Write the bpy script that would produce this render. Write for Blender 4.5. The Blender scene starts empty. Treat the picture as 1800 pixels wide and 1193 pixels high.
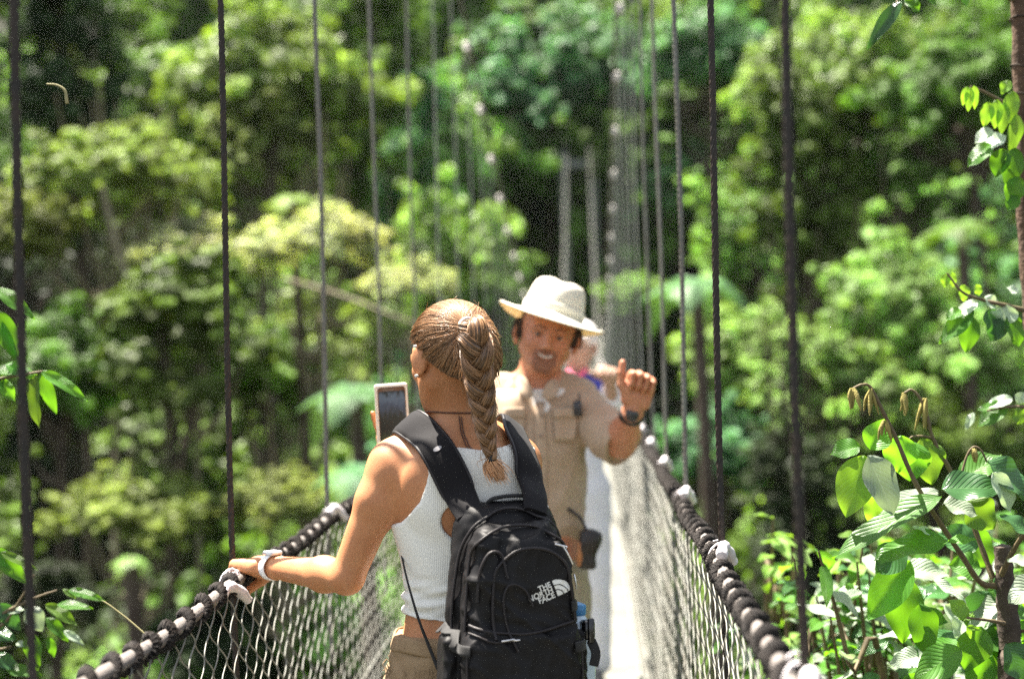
import bpy, math, random
import numpy as np
from mathutils import Vector, Matrix, noise as mnoise

# ---------------------------------------------------------------- camera
F = 2500.0                                   # focal length in pixels of an 1800 wide picture (50 mm)
def rotm(ax, a):
    c, s = math.cos(a), math.sin(a)
    return np.array([[1,0,0],[0,c,-s],[0,s,c]] if ax == 'x' else [[c,-s,0],[s,c,0],[0,0,1]])
CR = rotm('z', 135/2500) @ rotm('x', math.pi/2 + 7.3/2500) @ rotm('z', -.028)
EYE = np.array([0, 0, 1.53])
scene = bpy.context.scene
col = scene.collection
cd = bpy.data.cameras.new('camera'); cam = bpy.data.objects.new('camera', cd); col.objects.link(cam)
cd.sensor_width = 36; cd.lens = 50; cd.clip_start = .05; cd.clip_end = 600
m4 = Matrix.Identity(4)
for i_ in range(3):
    for j_ in range(3): m4[i_][j_] = CR[i_, j_]
    m4[i_][3] = EYE[i_]
cam.matrix_world = m4
cd.dof.use_dof = True; cd.dof.focus_distance = 2.72; cd.dof.aperture_fstop = 2.05
scene.camera = cam
def at(px, py, Y):
    """world point seen at pixel (px,py) of the 1800x1193 photo, at depth Y along the bridge"""
    d = CR @ np.array([(px-900)/F, -(py-596.5)/F, -1.0])
    return EYE + d*(Y/d[1])

# ---------------------------------------------------------------- world, sun, exposure
SUN = Vector((-.30, .22, .92)).normalized()
w = bpy.data.worlds.new('World'); scene.world = w; w.use_nodes = True
nt = w.node_tree; bg = nt.nodes['Background']
sky = nt.nodes.new('ShaderNodeTexSky'); sky.sky_type = 'NISHITA'; sky.sun_disc = False
sky.sun_elevation = math.asin(SUN.z); sky.sun_rotation = math.atan2(SUN.x, SUN.y)
sky.air_density = 1.2; sky.dust_density = 1.5
hsv = nt.nodes.new('ShaderNodeHueSaturation'); hsv.inputs['Saturation'].default_value = .45
nt.links.new(sky.outputs[0], hsv.inputs['Color']); nt.links.new(hsv.outputs[0], bg.inputs[0]); bg.inputs[1].default_value = .05
sl = bpy.data.lights.new('sun', 'SUN'); sun = bpy.data.objects.new('sun', sl); col.objects.link(sun)
sl.energy = 5.0; sl.angle = math.radians(.5); sl.color = (1, .93, .82)
sun.rotation_euler = SUN.to_track_quat('Z', 'Y').to_euler(); sun.location = (0, 0, 30)
scene.view_settings.view_transform = 'Standard'; scene.view_settings.look = 'None'
scene.view_settings.exposure = 2.45; scene.view_settings.gamma = 1
cy = scene.cycles; cy.max_bounces = 6; cy.transparent_max_bounces = 6; cy.diffuse_bounces = 3; cy.glossy_bounces = 2
cy.transmission_bounces = 3; cy.sample_clamp_indirect = 4; cy.use_denoising = False; cy.caustics_reflective = False; cy.caustics_refractive = False

# ---------------------------------------------------------------- helpers
rng = np.random.default_rng(7); random.seed(7)
A = lambda *v: np.array(v, float)
def nrm(v): v = np.asarray(v, float); return v/max(1e-9, np.linalg.norm(v))

class MB:
    """collects polygons; build() makes ONE mesh object"""
    def __init__(s): s.v = []; s.n = 0; s.f = []; s.c = []
    def add(s, v, f, c=None):
        v = np.asarray(v, np.float32).reshape(-1, 3); f = np.asarray(f, np.int32)
        s.v.append(v); s.f.append(f + s.n); s.n += len(v)
        s.c.append(np.full(len(v), 1. if c is None else c, np.float32) if np.ndim(c) == 0 else np.asarray(c, np.float32))
    def mesh(s, name, smooth=True, xf=None):
        V = np.concatenate(s.v)
        if xf is not None: V = V @ np.asarray(xf)[:3, :3].T + np.asarray(xf)[:3, 3]
        me = bpy.data.meshes.new(name)
        q = [f for f in s.f if f.shape[1] == 4]; t = [f for f in s.f if f.shape[1] == 3]
        q = np.concatenate(q) if q else np.zeros((0, 4), np.int32); t = np.concatenate(t) if t else np.zeros((0, 3), np.int32)
        li = np.concatenate([q.ravel(), t.ravel()]); nq, ntr = len(q), len(t)
        me.vertices.add(len(V)); me.vertices.foreach_set('co', V.astype(np.float32).ravel())
        me.loops.add(len(li)); me.loops.foreach_set('vertex_index', li)
        me.polygons.add(nq + ntr)
        me.polygons.foreach_set('loop_start', np.concatenate([np.arange(nq)*4, nq*4 + np.arange(ntr)*3]).astype(np.int32))
        me.update(calc_edges=True); me.validate()
        me.polygons.foreach_set('use_smooth', np.full(len(me.polygons), smooth))
        C = np.concatenate(s.c)
        if len(C) == len(me.vertices) and (C != 1).any():
            a = me.attributes.new('tint', 'FLOAT', 'POINT'); a.data.foreach_set('value', C)
        me.update()
        return me
    def build(s, name, mat, parent=None, smooth=True):
        me = s.mesh(name, smooth); me.materials.append(mat)
        o = bpy.data.objects.new(name, me); col.objects.link(o)
        if parent is not None:
            o.parent = parent; me.transform(parent.matrix_basis.inverted() if parent.type == 'EMPTY' else top_inv(parent))
        return o
def top_inv(p):
    while p.parent is not None: p = p.parent
    return p.matrix_basis.inverted()
def frames(P):
    P = np.asarray(P, float); T = np.gradient(P, axis=0); T /= np.maximum(1e-9, np.linalg.norm(T, axis=1))[:, None]
    N = np.zeros_like(P); n = np.cross(T[0], (0, 0, 1) if abs(T[0][2]) < .9 else (0, 1, 0)); N[0] = nrm(n)
    for i in range(1, len(P)):
        n = N[i-1] - T[i]*np.dot(N[i-1], T[i]); N[i] = nrm(n)
    return T, N, np.cross(T, N)
def ringgrid(nr, ns, caps=True):
    i = np.arange(nr-1)[:, None]*ns; j = np.arange(ns)[None]; j2 = (j+1) % ns
    return np.stack([i+j, i+j2, i+ns+j2, i+ns+j], -1).reshape(-1, 4)
def tube(mb, P, r, ns=6, tint=None, lobes=0, twist=0, cap=True):
    P = np.asarray(P, float); T, N, B = frames(P); n = len(P)
    r = np.broadcast_to(np.asarray(r, float), (n,))
    a = np.arange(ns)/ns*2*math.pi
    rr = 1 + (.16*np.cos(lobes*a) if lobes else 0*a)
    L = np.concatenate([[0], np.cumsum(np.linalg.norm(np.diff(P, axis=0), axis=1))])
    ang = a[None] + (twist*L)[:, None]
    V = P[:, None] + (r[:, None]*rr[None]*np.cos(ang))[..., None]*N[:, None] + (r[:, None]*rr[None]*np.sin(ang))[..., None]*B[:, None]
    V = V.reshape(-1, 3); mb.add(V, ringgrid(n, ns), tint)
    if cap:
        for k, ri in ((0, 0), (n-1, n-1)):
            c = P[ri] + (T[ri]*r[ri]*.4)*(-1 if k == 0 else 1)
            idx = ri*ns + np.arange(ns); V2 = np.vstack([V[idx], c]); j = np.arange(ns)
            f = np.stack([(j+1) % ns, j, np.full(ns, ns)], -1)
            if k: f = f[:, ::-1]
            mb.add(V2, f, tint)
def catmull(pts, n=8):
    P = np.asarray(pts, float); P = np.vstack([2*P[0]-P[1], P, 2*P[-1]-P[-2]]); out = []
    for i in range(1, len(P)-2):
        for t in np.linspace(0, 1, n, endpoint=False):
            a, b, c, d = P[i-1:i+3]; out.append(.5*((2*b)+(c-a)*t+(2*a-5*b+4*c-d)*t*t+(3*b-a-3*c+d)*t**3))
    out.append(P[-2]); return np.array(out)
def box(mb, c, s, R=None, bev=.0, tint=None):
    c = A(*c); h = A(*s)/2
    if bev <= 0:
        V = np.array([[x, y, z] for x in (-1, 1) for y in (-1, 1) for z in (-1, 1)])*h
        f = np.array([[0,1,3,2],[4,6,7,5],[0,4,5,1],[2,3,7,6],[0,2,6,4],[1,5,7,3]])
        if R is not None: V = V @ np.asarray(R).T
        mb.add(V+c, f, tint); return
    V = []; idx = {}
    for sx in (-1, 1):
        for sy in (-1, 1):
            for sz in (-1, 1):
                for ax in range(3):
                    p = A(sx, sy, sz)*h; q = p.copy()
                    for k in range(3):
                        if k != ax: q[k] = p[k] - A(sx, sy, sz)[k]*bev
                    idx[(sx, sy, sz, ax)] = len(V); V.append(q)
    V = np.array(V); Q = []; Tt = []
    for ax in range(3):
        o1, o2 = [k for k in range(3) if k != ax]
        for s_ in (-1, 1):
            loop = []
            for a_, b_ in ((-1,-1),(1,-1),(1,1),(-1,1)):
                key = [0,0,0]; key[ax] = s_; key[o1] = a_; key[o2] = b_; loop.append(idx[tuple(key)+(ax,)])
            Q.append(loop)
        for a_ in (-1, 1):
            for b_ in (-1, 1):
                k1 = [0,0,0]; k2 = [0,0,0]; k1[ax] = -1; k2[ax] = 1
                k1[o1] = k2[o1] = a_; k1[o2] = k2[o2] = b_
                Q.append([idx[tuple(k1)+(o1,)], idx[tuple(k2)+(o1,)], idx[tuple(k2)+(o2,)], idx[tuple(k1)+(o2,)]])
    for sx in (-1, 1):
        for sy in (-1, 1):
            for sz in (-1, 1): Tt.append([idx[(sx, sy, sz, k)] for k in range(3)])
    def fix(fs):
        fs = np.array(fs)
        for i in range(len(fs)):
            p = V[fs[i]]; nn = np.cross(p[1]-p[0], p[2]-p[0])
            if np.dot(nn, p.mean(0)) < 0: fs[i] = fs[i][::-1]
        return fs
    Q = fix(Q); Tt = fix(Tt)
    if R is not None: V = V @ np.asarray(R).T
    n0 = mb.n; mb.add(V+c, Q, tint); mb.f.append(Tt.astype(np.int32)+n0)
def empty(name, loc, label=None, cat=None, group=None):
    o = bpy.data.objects.new(name, None); o.empty_display_size = .1; o.location = loc; col.objects.link(o)
    o.matrix_basis = Matrix.Translation(Vector(loc)); return tag(o, label, cat, group)
def tag(o, label=None, cat=None, group=None, kind=None):
    if label: o['label'] = label
    if cat: o['category'] = cat
    if group: o['group'] = group
    if kind: o['kind'] = kind
    return o

# ---------------------------------------------------------------- materials
def mat(name, base, rough=.6, metal=0, spec=.5, bump=None, var=None, trans=None, sss=0, hue=None, tint=False, coat=0, wave=None, sheen=0):
    """bump=(scale, strength[,dist]); var=(scale, colour2, fac[, detail]); trans=colour (thin leaf translucency)"""
    m = bpy.data.materials.new(name); m.use_nodes = True; n = m.node_tree.nodes; l = m.node_tree.links
    p = n['Principled BSDF']; p.inputs['Roughness'].default_value = rough; p.inputs['Metallic'].default_value = metal
    p.inputs['Specular IOR Level'].default_value = spec; p.inputs['Coat Weight'].default_value = coat
    p.inputs['Sheen Weight'].default_value = sheen
    tc = n.new('ShaderNodeTexCoord'); c = n.new('ShaderNodeRGB'); c.outputs[0].default_value = (*base, 1); out = c.outputs[0]
    if var:
        nz = n.new('ShaderNodeTexNoise'); nz.inputs['Scale'].default_value = var[0]; nz.inputs['Detail'].default_value = 5; nz.inputs['Roughness'].default_value = .6
        l.new(tc.outputs['Object'], nz.inputs['Vector'])
        rp = n.new('ShaderNodeValToRGB'); rp.color_ramp.elements[0].position = .38; rp.color_ramp.elements[1].position = .64
        l.new(nz.outputs[0], rp.inputs[0])
        mu = n.new('ShaderNodeMath'); mu.operation = 'MULTIPLY'; mu.inputs[1].default_value = var[2]; l.new(rp.outputs[0], mu.inputs[0])
        mx = n.new('ShaderNodeMix'); mx.data_type = 'RGBA'; l.new(mu.outputs[0], mx.inputs[0]); l.new(out, mx.inputs[6]); mx.inputs[7].default_value = (*var[1], 1); out = mx.outputs[2]
    if hue:
        oi = n.new('ShaderNodeObjectInfo'); hs = n.new('ShaderNodeHueSaturation')
        mr = n.new('ShaderNodeMapRange'); mr.inputs[3].default_value = .5-hue; mr.inputs[4].default_value = .5+hue; l.new(oi.outputs['Random'], mr.inputs[0]); l.new(mr.outputs[0], hs.inputs['Hue'])
        mv = n.new('ShaderNodeMapRange'); mv.inputs[3].default_value = 1-hue*6; mv.inputs[4].default_value = 1+hue*6; l.new(oi.outputs['Random'], mv.inputs[0]); l.new(mv.outputs[0], hs.inputs['Value'])
        l.new(out, hs.inputs['Color']); out = hs.outputs[0]
    if tint:
        at_ = n.new('ShaderNodeAttribute'); at_.attribute_name = 'tint'; vm = n.new('ShaderNodeVectorMath'); vm.operation = 'SCALE'
        l.new(out, vm.inputs[0]); l.new(at_.outputs['Fac'], vm.inputs[3]); out = vm.outputs[0]
    l.new(out, p.inputs['Base Color'])
    if bump or wave:
        h = None
        if bump:
            nb = n.new('ShaderNodeTexNoise'); nb.inputs['Scale'].default_value = bump[0]; nb.inputs['Detail'].default_value = 6; l.new(tc.outputs['Object'], nb.inputs['Vector']); h = nb.outputs[0]
        if wave:
            wv = n.new('ShaderNodeTexWave'); wv.inputs['Scale'].default_value = wave[0]; wv.bands_direction = wave[1]; wv.inputs['Distortion'].default_value = wave[2] if len(wave) > 2 else 0
            l.new(tc.outputs['Object'], wv.inputs['Vector'])
            if h: ad = n.new('ShaderNodeMath'); l.new(h, ad.inputs[0]); l.new(wv.outputs['Fac'], ad.inputs[1]); h = ad.outputs[0]
            else: h = wv.outputs['Fac']
        bp = n.new('ShaderNodeBump'); bp.inputs['Strength'].default_value = bump[1] if bump else .5; bp.inputs['Distance'].default_value = (bump[2] if bump and len(bump) > 2 else .003); l.new(h, bp.inputs['Height']); l.new(bp.outputs[0], p.inputs['Normal'])
    if sss:
        p.inputs['Subsurface Weight'].default_value = sss; p.inputs['Subsurface Radius'].default_value = (1, .35, .2); p.inputs['Subsurface Scale'].default_value = .012
    if trans:
        tr = n.new('ShaderNodeBsdfTranslucent'); ms = n.new('ShaderNodeMixShader'); ms.inputs[0].default_value = trans[3]
        vm2 = n.new('ShaderNodeVectorMath'); vm2.operation = 'MULTIPLY'; l.new(out, vm2.inputs[0]); vm2.inputs[1].default_value = trans[:3]; l.new(vm2.outputs[0], tr.inputs[0])
        l.new(p.outputs[0], ms.inputs[1]); l.new(tr.outputs[0], ms.inputs[2]); l.new(ms.outputs[0], n['Material Output'].inputs[0])
    return m
# ================================================================ the setting: ground and far forest
def hterr(x, y):
    """ground height: a gorge under the bridge, hillside rising at its far end and to both sides"""
    v = -15 + 13.5*np.clip(np.abs(y-28)/31., 0, 1)**2
    v = v + np.maximum(0, y-56)*.62
    side = np.maximum(0, np.abs(x)-14)
    v = v + side*.32*np.clip((y-4)/25., 0, 1)
    v = np.minimum(v, 60)
    return v + .7*np.sin(x*.21+1)*np.cos(y*.17) - .25
gx = np.linspace(-170, 170, 120); gy = np.linspace(-60, 180, 120)
GX, GY = np.meshgrid(gx, gy, indexing='ij'); GZ = hterr(GX, GY)
near = (np.abs(GX) < 4) & (GY > -3) & (GY < 3); GZ = np.where(near, np.minimum(GZ, -2.0), GZ)
mb = MB(); nx, ny = GX.shape; ii, jj = np.meshgrid(np.arange(nx-1), np.arange(ny-1), indexing='ij'); k0 = ii*ny+jj
mb.add(np.stack([GX, GY, GZ], -1), np.stack([k0, k0+ny, k0+ny+1, k0+1], -1).reshape(-1, 4))
M_soil = mat('forest floor', (.014, .018, .008), .9, var=(.8, (.025, .02, .012), .8), bump=(4, .6, .1))  # soil colour lowered so shaded gaps between the trees go black
tag(mb.build('hillside', M_soil), kind='structure')

# ---------------------------------------------------------------- foliage
def leaf_cards(mb, C, out_n, size, r, up=.35, tint=(.6, 1.4)):
    """one bent leaf clump per centre: a folded rhombus of 4 triangles, random but facing outward"""
    n = len(C); nn = out_n + r.normal(0, .55, (n, 3)) + A(0, 0, up); nn /= np.linalg.norm(nn, axis=1)[:, None]
    t = r.normal(0, 1, (n, 3)); t -= nn*(t*nn).sum(1)[:, None]; t /= np.linalg.norm(t, axis=1)[:, None]; b = np.cross(nn, t)
    s = (size*r.uniform(.6, 1.35, n))[:, None]
    V = np.stack([C - t*s, C + b*s*.45 - nn*s*.12, C + t*s, C - b*s*.45 - nn*s*.12, ], 1)
    k = np.arange(n)[:, None]*4
    tt = np.repeat(r.uniform(*tint, n), 4)
    mb.add(V.reshape(-1, 3), np.concatenate([k+A(0, 1, 2).astype(int), k+A(0, 2, 3).astype(int)]), tt)
def crown(seed, kind, leaves=26000, size=.115):
    """crown of radius about 1 unit=1 m scaled later; returns mesh + puff centres"""
    r = np.random.default_rng(seed); mb = MB(); puffs = []
    if kind == 'round':
        K = 46
        for k in range(K):
            d = nrm(r.normal(0, 1, 3)); d[2] = abs(d[2])*1.2 - .6; rad = r.uniform(.45, .92)
            puffs.append((d*A(2.4, 2.4, 2.3)*rad, r.uniform(.4, 1.0)))
    elif kind == 'umbrella':
        for k in range(46):
            a = r.uniform(0, 6.28); q = math.sqrt(r.uniform(0, 1))*2.9
            puffs.append((A(q*math.cos(a), q*math.sin(a), .9-.16*q*q+r.uniform(-.35, .3)), r.uniform(.4, .75)))
    elif kind == 'tall':
        for k in range(70):
            z = r.uniform(-5.5, 2.8); rr = 2.1*math.sqrt(max(.05, 1-((z+.6)/5.2)**2))*r.uniform(.5, 1.15); a = r.uniform(0, 6.28)
            puffs.append((A(rr*r.uniform(.4, 1)*math.cos(a), rr*r.uniform(.4, 1)*math.sin(a), z), r.uniform(.4, .95)))
    else:  # loose, layered branches
        for k in range(26):
            a = r.uniform(0, 6.28); z = r.uniform(-1.6, 1.9); q = r.uniform(.6, 2.6)*(1-.2*max(0, z))
            puffs.append((A(q*math.cos(a), q*math.sin(a), z), r.uniform(.4, .7)))
    sub = []
    for c, pr in puffs:      # every limb end carries several small uneven sprays of leaves
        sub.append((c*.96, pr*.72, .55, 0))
        for q in range(12):
            d = nrm(r.normal(0, 1, 3)+A(0, 0, .25)); sub.append((c+d*pr*r.uniform(.5, 1.45)*A(1, 1, .85), pr*r.uniform(.12, .40), r.uniform(.6, 1.7), 1))
    tot = sum(p[1]**1.6 for p in sub)
    for c, pr, tn, k in sub:
        n = max(6, int(leaves*pr**1.6/tot)); d = r.normal(0, 1, (n, 3)); d /= np.linalg.norm(d, axis=1)[:, None]
        fl = A(1.25, 1.25, .55) if kind in ('umbrella', 'loose') else A(1.1, 1.1, .8)
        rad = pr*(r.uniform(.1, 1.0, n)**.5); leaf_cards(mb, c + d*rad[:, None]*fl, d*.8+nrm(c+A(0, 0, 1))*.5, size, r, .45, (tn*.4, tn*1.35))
    return mb, puffs
crowns = []
for seed, kind in ((1, 'round'), (2, 'umbrella'), (3, 'tall'), (4, 'loose'), (5, 'round'), (6, 'umbrella'), (7, 'tall')):
    mb, pf = crown(seed, kind); crowns.append((mb.mesh('crown', False), pf))
def trunk_mesh(seed, pf, H):
    r = np.random.default_rng(seed); mb = MB()
    base = A(0, 0, -H); top = A(0, 0, -.6)
    mid = [base, A(r.uniform(-.4, .4), r.uniform(-.4, .4), -H*.6), A(r.uniform(-.3, .3), r.uniform(-.3, .3), -H*.3), top]
    P = catmull(mid, 5); tube(mb, P, np.linspace(.15, .08, len(P)), 7)
    for c, pr in pf[::2]:
        s = A(0, 0, r.uniform(-1.6, -.4)); m_ = (s+c)/2 + A(0, 0, -.25); Q = catmull([s, m_, c], 4); tube(mb, Q, np.linspace(.05, .015, len(Q)), 5)
    return mb.mesh('trunk')
trunks = [trunk_mesh(i, c[1], 9) for i, c in enumerate(crowns)]
LT = (1.6, 1.7, .55, .30)
M_fol = {
 'olive':  mat('olive leaves', (.23, .29, .065), .45 , spec=.22, tint=True, hue=.015, var=(.5, (.19, .25, .08), .7), trans=LT),
 'mid':    mat('green leaves', (.12, .21, .035), .45 , spec=.22, tint=True, hue=.02, var=(.5, (.11, .16, .04), .7), trans=LT),
 'fresh':  mat('fresh green leaves', (.22, .37, .09), .42 , spec=.22, tint=True, hue=.015, var=(.5, (.28, .40, .14), .7), trans=LT),  # fresh green, raised to put sunlit areas into the leaf colour
 'dark':   mat('shade toned leaves', (.035, .06, .02), .5 , spec=.22, tint=True, hue=.02, var=(.5, (.045, .07, .03), .7), trans=(1.4, 1.5, .7, .3)),  # shade put into the leaf colour for dark zones and undergrowth
 'blue':   mat('bluish green leaves', (.11, .26, .11), .45 , spec=.22, tint=True, hue=.015, var=(.5, (.14, .26, .13), .7), trans=LT),  # bluish green, brightened to paint the hazy far centre into the leaves
 'pale':   mat('pale yellow green leaves', (.46, .52, .30), .45 , spec=.22, tint=True, hue=.01, var=(.5, (.5, .48, .26), .7), trans=LT)}  # pale crowns, lifted further so they read as sunlit
M_bark = mat('bark', (.05, .034, .024), .9, var=(3, (.09, .07, .05), .8), bump=(9, .8, .03))
M_barkl = mat('pale bark', (.17, .14, .09), .85, var=(3, (.25, .22, .15), .8), bump=(9, .8, .03))
def tree(name, c, scale, v, foliage, label, group=None, bark=M_bark, rz=None, sq=(1, 1, 1)):
    """c: crown centre in the world, trunk goes down into the hillside"""
    rz = random.uniform(0, 6.28) if rz is None else rz
    e = empty(name, (0, 0, 0), label, 'tree', group)
    gz = float(hterr(c[0], c[1])); e.location = (c[0], c[1], gz); e.rotation_euler = (0, 0, rz)
    for me, nm, mt in ((crowns[v][0], 'crown', M_fol[foliage]), (trunks[v], 'trunk', bark)):
        if not me.materials: me.materials.append(mt)
        o = bpy.data.objects.new(nm, me); col.objects.link(o); o.parent = e; o.location = (0, 0, c[2]-gz)
        o.material_slots[0].link = 'OBJECT'; o.material_slots[0].material = mt
        o.scale = (scale*sq[0], scale*sq[1], scale*sq[2])
        if nm == 'trunk': o.scale = (scale, scale, max(scale, (c[2]-gz+.6)/9.))
    return e
# trees one can tell apart: (px, py of the crown's centre, depth, crown radius in photo pixels, variant, leaves, kind, label)
named = [
 (205, 320, 26, 190, 1, 'olive', 'umbrella_tree', 'broad sunlit olive umbrella tree, the tallest yellowish crown at the left'),
 (20, 400, 24, 120, 4, 'olive', 'bushy_tree', 'olive bushy tree cut by the left edge of the photo'),
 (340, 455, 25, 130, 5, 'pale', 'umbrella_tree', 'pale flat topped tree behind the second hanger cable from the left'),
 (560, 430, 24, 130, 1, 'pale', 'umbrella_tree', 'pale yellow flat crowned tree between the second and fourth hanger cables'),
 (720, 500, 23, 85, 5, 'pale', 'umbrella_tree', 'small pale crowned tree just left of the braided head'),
 (300, 600, 22, 190, 3, 'mid', 'loose_tree', 'loose green tree under the broad umbrella tree'),
 (110, 640, 23, 160, 0, 'mid', 'bushy_tree', 'green bushy tree behind the leftmost hanger cable'),
 (470, 640, 27, 130, 4, 'mid', 'bushy_tree', 'green bushy tree below the pale flat crowns'),
 (235, 900, 20, 150, 5, 'olive', 'umbrella_tree', 'sunlit umbrella tree low on the left with a reddish trunk'),
 (500, 880, 20, 110, 1, 'olive', 'umbrella_tree', 'rounded olive tree above the left handrail beside the gripping hand'),
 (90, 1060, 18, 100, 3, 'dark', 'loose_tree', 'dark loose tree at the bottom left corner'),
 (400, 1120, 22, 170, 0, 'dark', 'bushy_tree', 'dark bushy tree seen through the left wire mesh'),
 (610, 1080, 21, 150, 4, 'fresh', 'bushy_tree', 'fresh green tree seen through the wire mesh below the bent elbow'),
 (480, 150, 44, 210, 0, 'olive', 'bushy_tree', 'large olive tree high between the second and third hanger cables'),
 (470, 250, 42, 110, 3, 'olive', 'loose_tree', 'brownish loose tree above the pale flat crowns'),
 (120, 90, 30, 170, 2, 'dark', 'tall_tree', 'tall dark tree in the upper left corner'),
 (640, 100, 50, 150, 2, 'mid', 'tall_tree', 'tall green tree behind the fourth hanger cable'),
 (1560, 520, 24, 145, 0, 'fresh', 'bushy_tree', 'big pale green bushy tree on the right beyond the leafy shrub'),
 (1330, 620, 24, 150, 4, 'fresh', 'bushy_tree', 'bright green bushy tree behind the two nearest right cables'),
 (1700, 620, 23, 130, 4, 'fresh', 'bushy_tree', 'pale green tree behind the hanging branch at the right edge'),
 (1480, 700, 22, 140, 3, 'fresh', 'loose_tree', 'loose fresh green tree above the curled shrub tips'),
 (1260, 780, 23, 120, 0, 'blue', 'bushy_tree', 'bluish green tree just outside the right handrail'),
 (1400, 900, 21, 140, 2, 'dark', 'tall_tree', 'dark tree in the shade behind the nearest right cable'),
 (1640, 800, 22, 140, 0, 'mid', 'bushy_tree', 'green bushy tree behind the large shrub leaves'),
 (1480, 130, 40, 190, 4, 'fresh', 'bushy_tree', 'tall bright green tree in the upper right behind the cables'),
 (1420, 300, 38, 170, 2, 'mid', 'tall_tree', 'green tree with a dark gap beside it at the upper right'),
 (1700, 150, 36, 170, 0, 'mid', 'bushy_tree', 'green tree behind the slim brown trunk'),
 (1600, 330, 37, 110, 3, 'mid', 'loose_tree', 'loose tree left of the slim brown trunk'),
 (1240, 90, 46, 130, 0, 'blue', 'bushy_tree', 'bluish green tree at the top behind the right cables'),
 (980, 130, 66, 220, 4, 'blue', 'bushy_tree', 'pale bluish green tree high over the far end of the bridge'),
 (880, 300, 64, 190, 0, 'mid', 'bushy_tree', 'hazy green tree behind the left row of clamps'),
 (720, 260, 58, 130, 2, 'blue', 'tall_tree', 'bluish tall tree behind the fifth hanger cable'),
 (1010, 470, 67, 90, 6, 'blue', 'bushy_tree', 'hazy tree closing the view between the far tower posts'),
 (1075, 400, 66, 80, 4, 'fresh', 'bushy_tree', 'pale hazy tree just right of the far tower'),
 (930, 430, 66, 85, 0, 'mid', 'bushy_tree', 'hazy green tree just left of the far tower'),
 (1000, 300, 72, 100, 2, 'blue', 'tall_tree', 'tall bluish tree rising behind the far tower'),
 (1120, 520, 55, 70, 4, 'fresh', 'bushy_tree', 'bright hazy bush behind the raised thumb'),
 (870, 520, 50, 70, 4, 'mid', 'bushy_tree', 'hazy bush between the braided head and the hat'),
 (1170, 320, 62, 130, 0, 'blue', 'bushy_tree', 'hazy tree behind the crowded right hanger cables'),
]
for px, py, D, pr, v, fo, nm, lab in named:
    c = at(px, py, D); kr = 3.0 if v in (1, 5) else (2.7 if v in (0, 4) else 2.5)
    if v == 2: kr = 2.9
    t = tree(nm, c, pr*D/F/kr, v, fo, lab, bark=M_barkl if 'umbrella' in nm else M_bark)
# rows of forest filling the slopes between and behind them, shared label per zone
zones = {'left': 'forest tree on the slope left of the bridge, out of focus', 'mid': 'forest tree on the hillside behind the far end of the bridge, out of focus', 'right': 'forest tree on the slope right of the bridge, out of focus'}
fill = []
for Y, stp, up in ((25, 3.2, 7.0), (28, 3.6, 7.5), (31, 4.2, 8.0), (36, 4.6, 8.5), (42, 5.0, 9.5), (48, 5.4, 10), (54, 5.8, 9.5), (61, 6.2, 8.5), (68, 6.6, 8.5)):
    hw = Y*.40 + 4
    x = -hw - Y*.054
    while x < hw:
        X = x + random.uniform(-1.2, 1.2); yy = Y + random.uniform(-2, 2); x += stp
        if abs(X+.25) < 3.2 and yy < 60: continue
        if Y < 30 and abs(X+.25) < 4.5: continue
        gz = float(hterr(X, yy)); fill.append((X, yy, gz + up*random.uniform(.75, 1.15)))
        if Y > 30 and random.random() < .5: fill.append((X+stp*.4, yy-1, gz + up*random.uniform(.3, .6)))
for X, yy, z in fill:
    a = (X+.054*yy)/yy; zone = 'left' if a < -.1 else ('right' if a > .13 else 'mid')
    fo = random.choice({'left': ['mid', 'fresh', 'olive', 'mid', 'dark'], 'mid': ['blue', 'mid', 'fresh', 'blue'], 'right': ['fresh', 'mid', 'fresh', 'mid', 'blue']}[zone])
    kv = random.choice([2, 6, 2, 6, 0, 3]); word = {'mid': 'green', 'dark': 'dark green', 'olive': 'olive', 'fresh': 'bright green', 'blue': 'bluish green'}[fo]; pp_ = CR.T@(A(X, yy, z)-EYE); py_ = 596-F*pp_[1]/-pp_[2]
    hgt = 'high on the slope' if py_ < 200 else ('halfway up the slope' if py_ < 480 else ('level with the handrails' if py_ < 800 else 'low in the gorge'))
    shp = {2: 'tall', 6: 'vine draped', 0: 'rounded', 3: 'loose crowned'}[kv]; lab = f"blurred {shp} {word} tree {hgt} " + {'left': 'left of the bridge', 'mid': 'in line with the bridge', 'right': 'right of the bridge'}[zone]
    tree('forest_tree', A(X, yy, z), random.uniform(1.15, 1.6)*(random.uniform(.8, 1.15)), kv, fo, lab, lab.replace(' tree ', ' trees '), sq=(random.uniform(.85, 1.2), 1, random.uniform(.8, 1.35)))
# far wood that reads as one mass
mb = MB(); r_ = np.random.default_rng(11)
for k in range(150):
    Y = r_.uniform(76, 128); X = r_.uniform(-1, 1)*(Y*.42+6) - .054*Y; z = float(hterr(X, Y)) + r_.uniform(4, 9)
    n = 3200; d = r_.normal(0, 1, (n, 3)); d /= np.linalg.norm(d, axis=1)[:, None]
    R0 = r_.uniform(3.5, 6.5); C = A(X, Y, z) + d*(R0*(.75+.25*np.sin(d[:, 0]*7+k)*np.cos(d[:, 2]*6+d[:, 1]*5+k)))[:, None]
    leaf_cards(mb, C, d, .5, r_, .3, tuple(r_.uniform(.5, .9)*A(.7, 1.7)))
tag(mb.build('far_forest', M_fol['mid'], smooth=False), kind='stuff')
tag(bpy.data.objects['far_forest'], 'far green wood covering the top of the hillside behind the bridge', 'forest')
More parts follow.
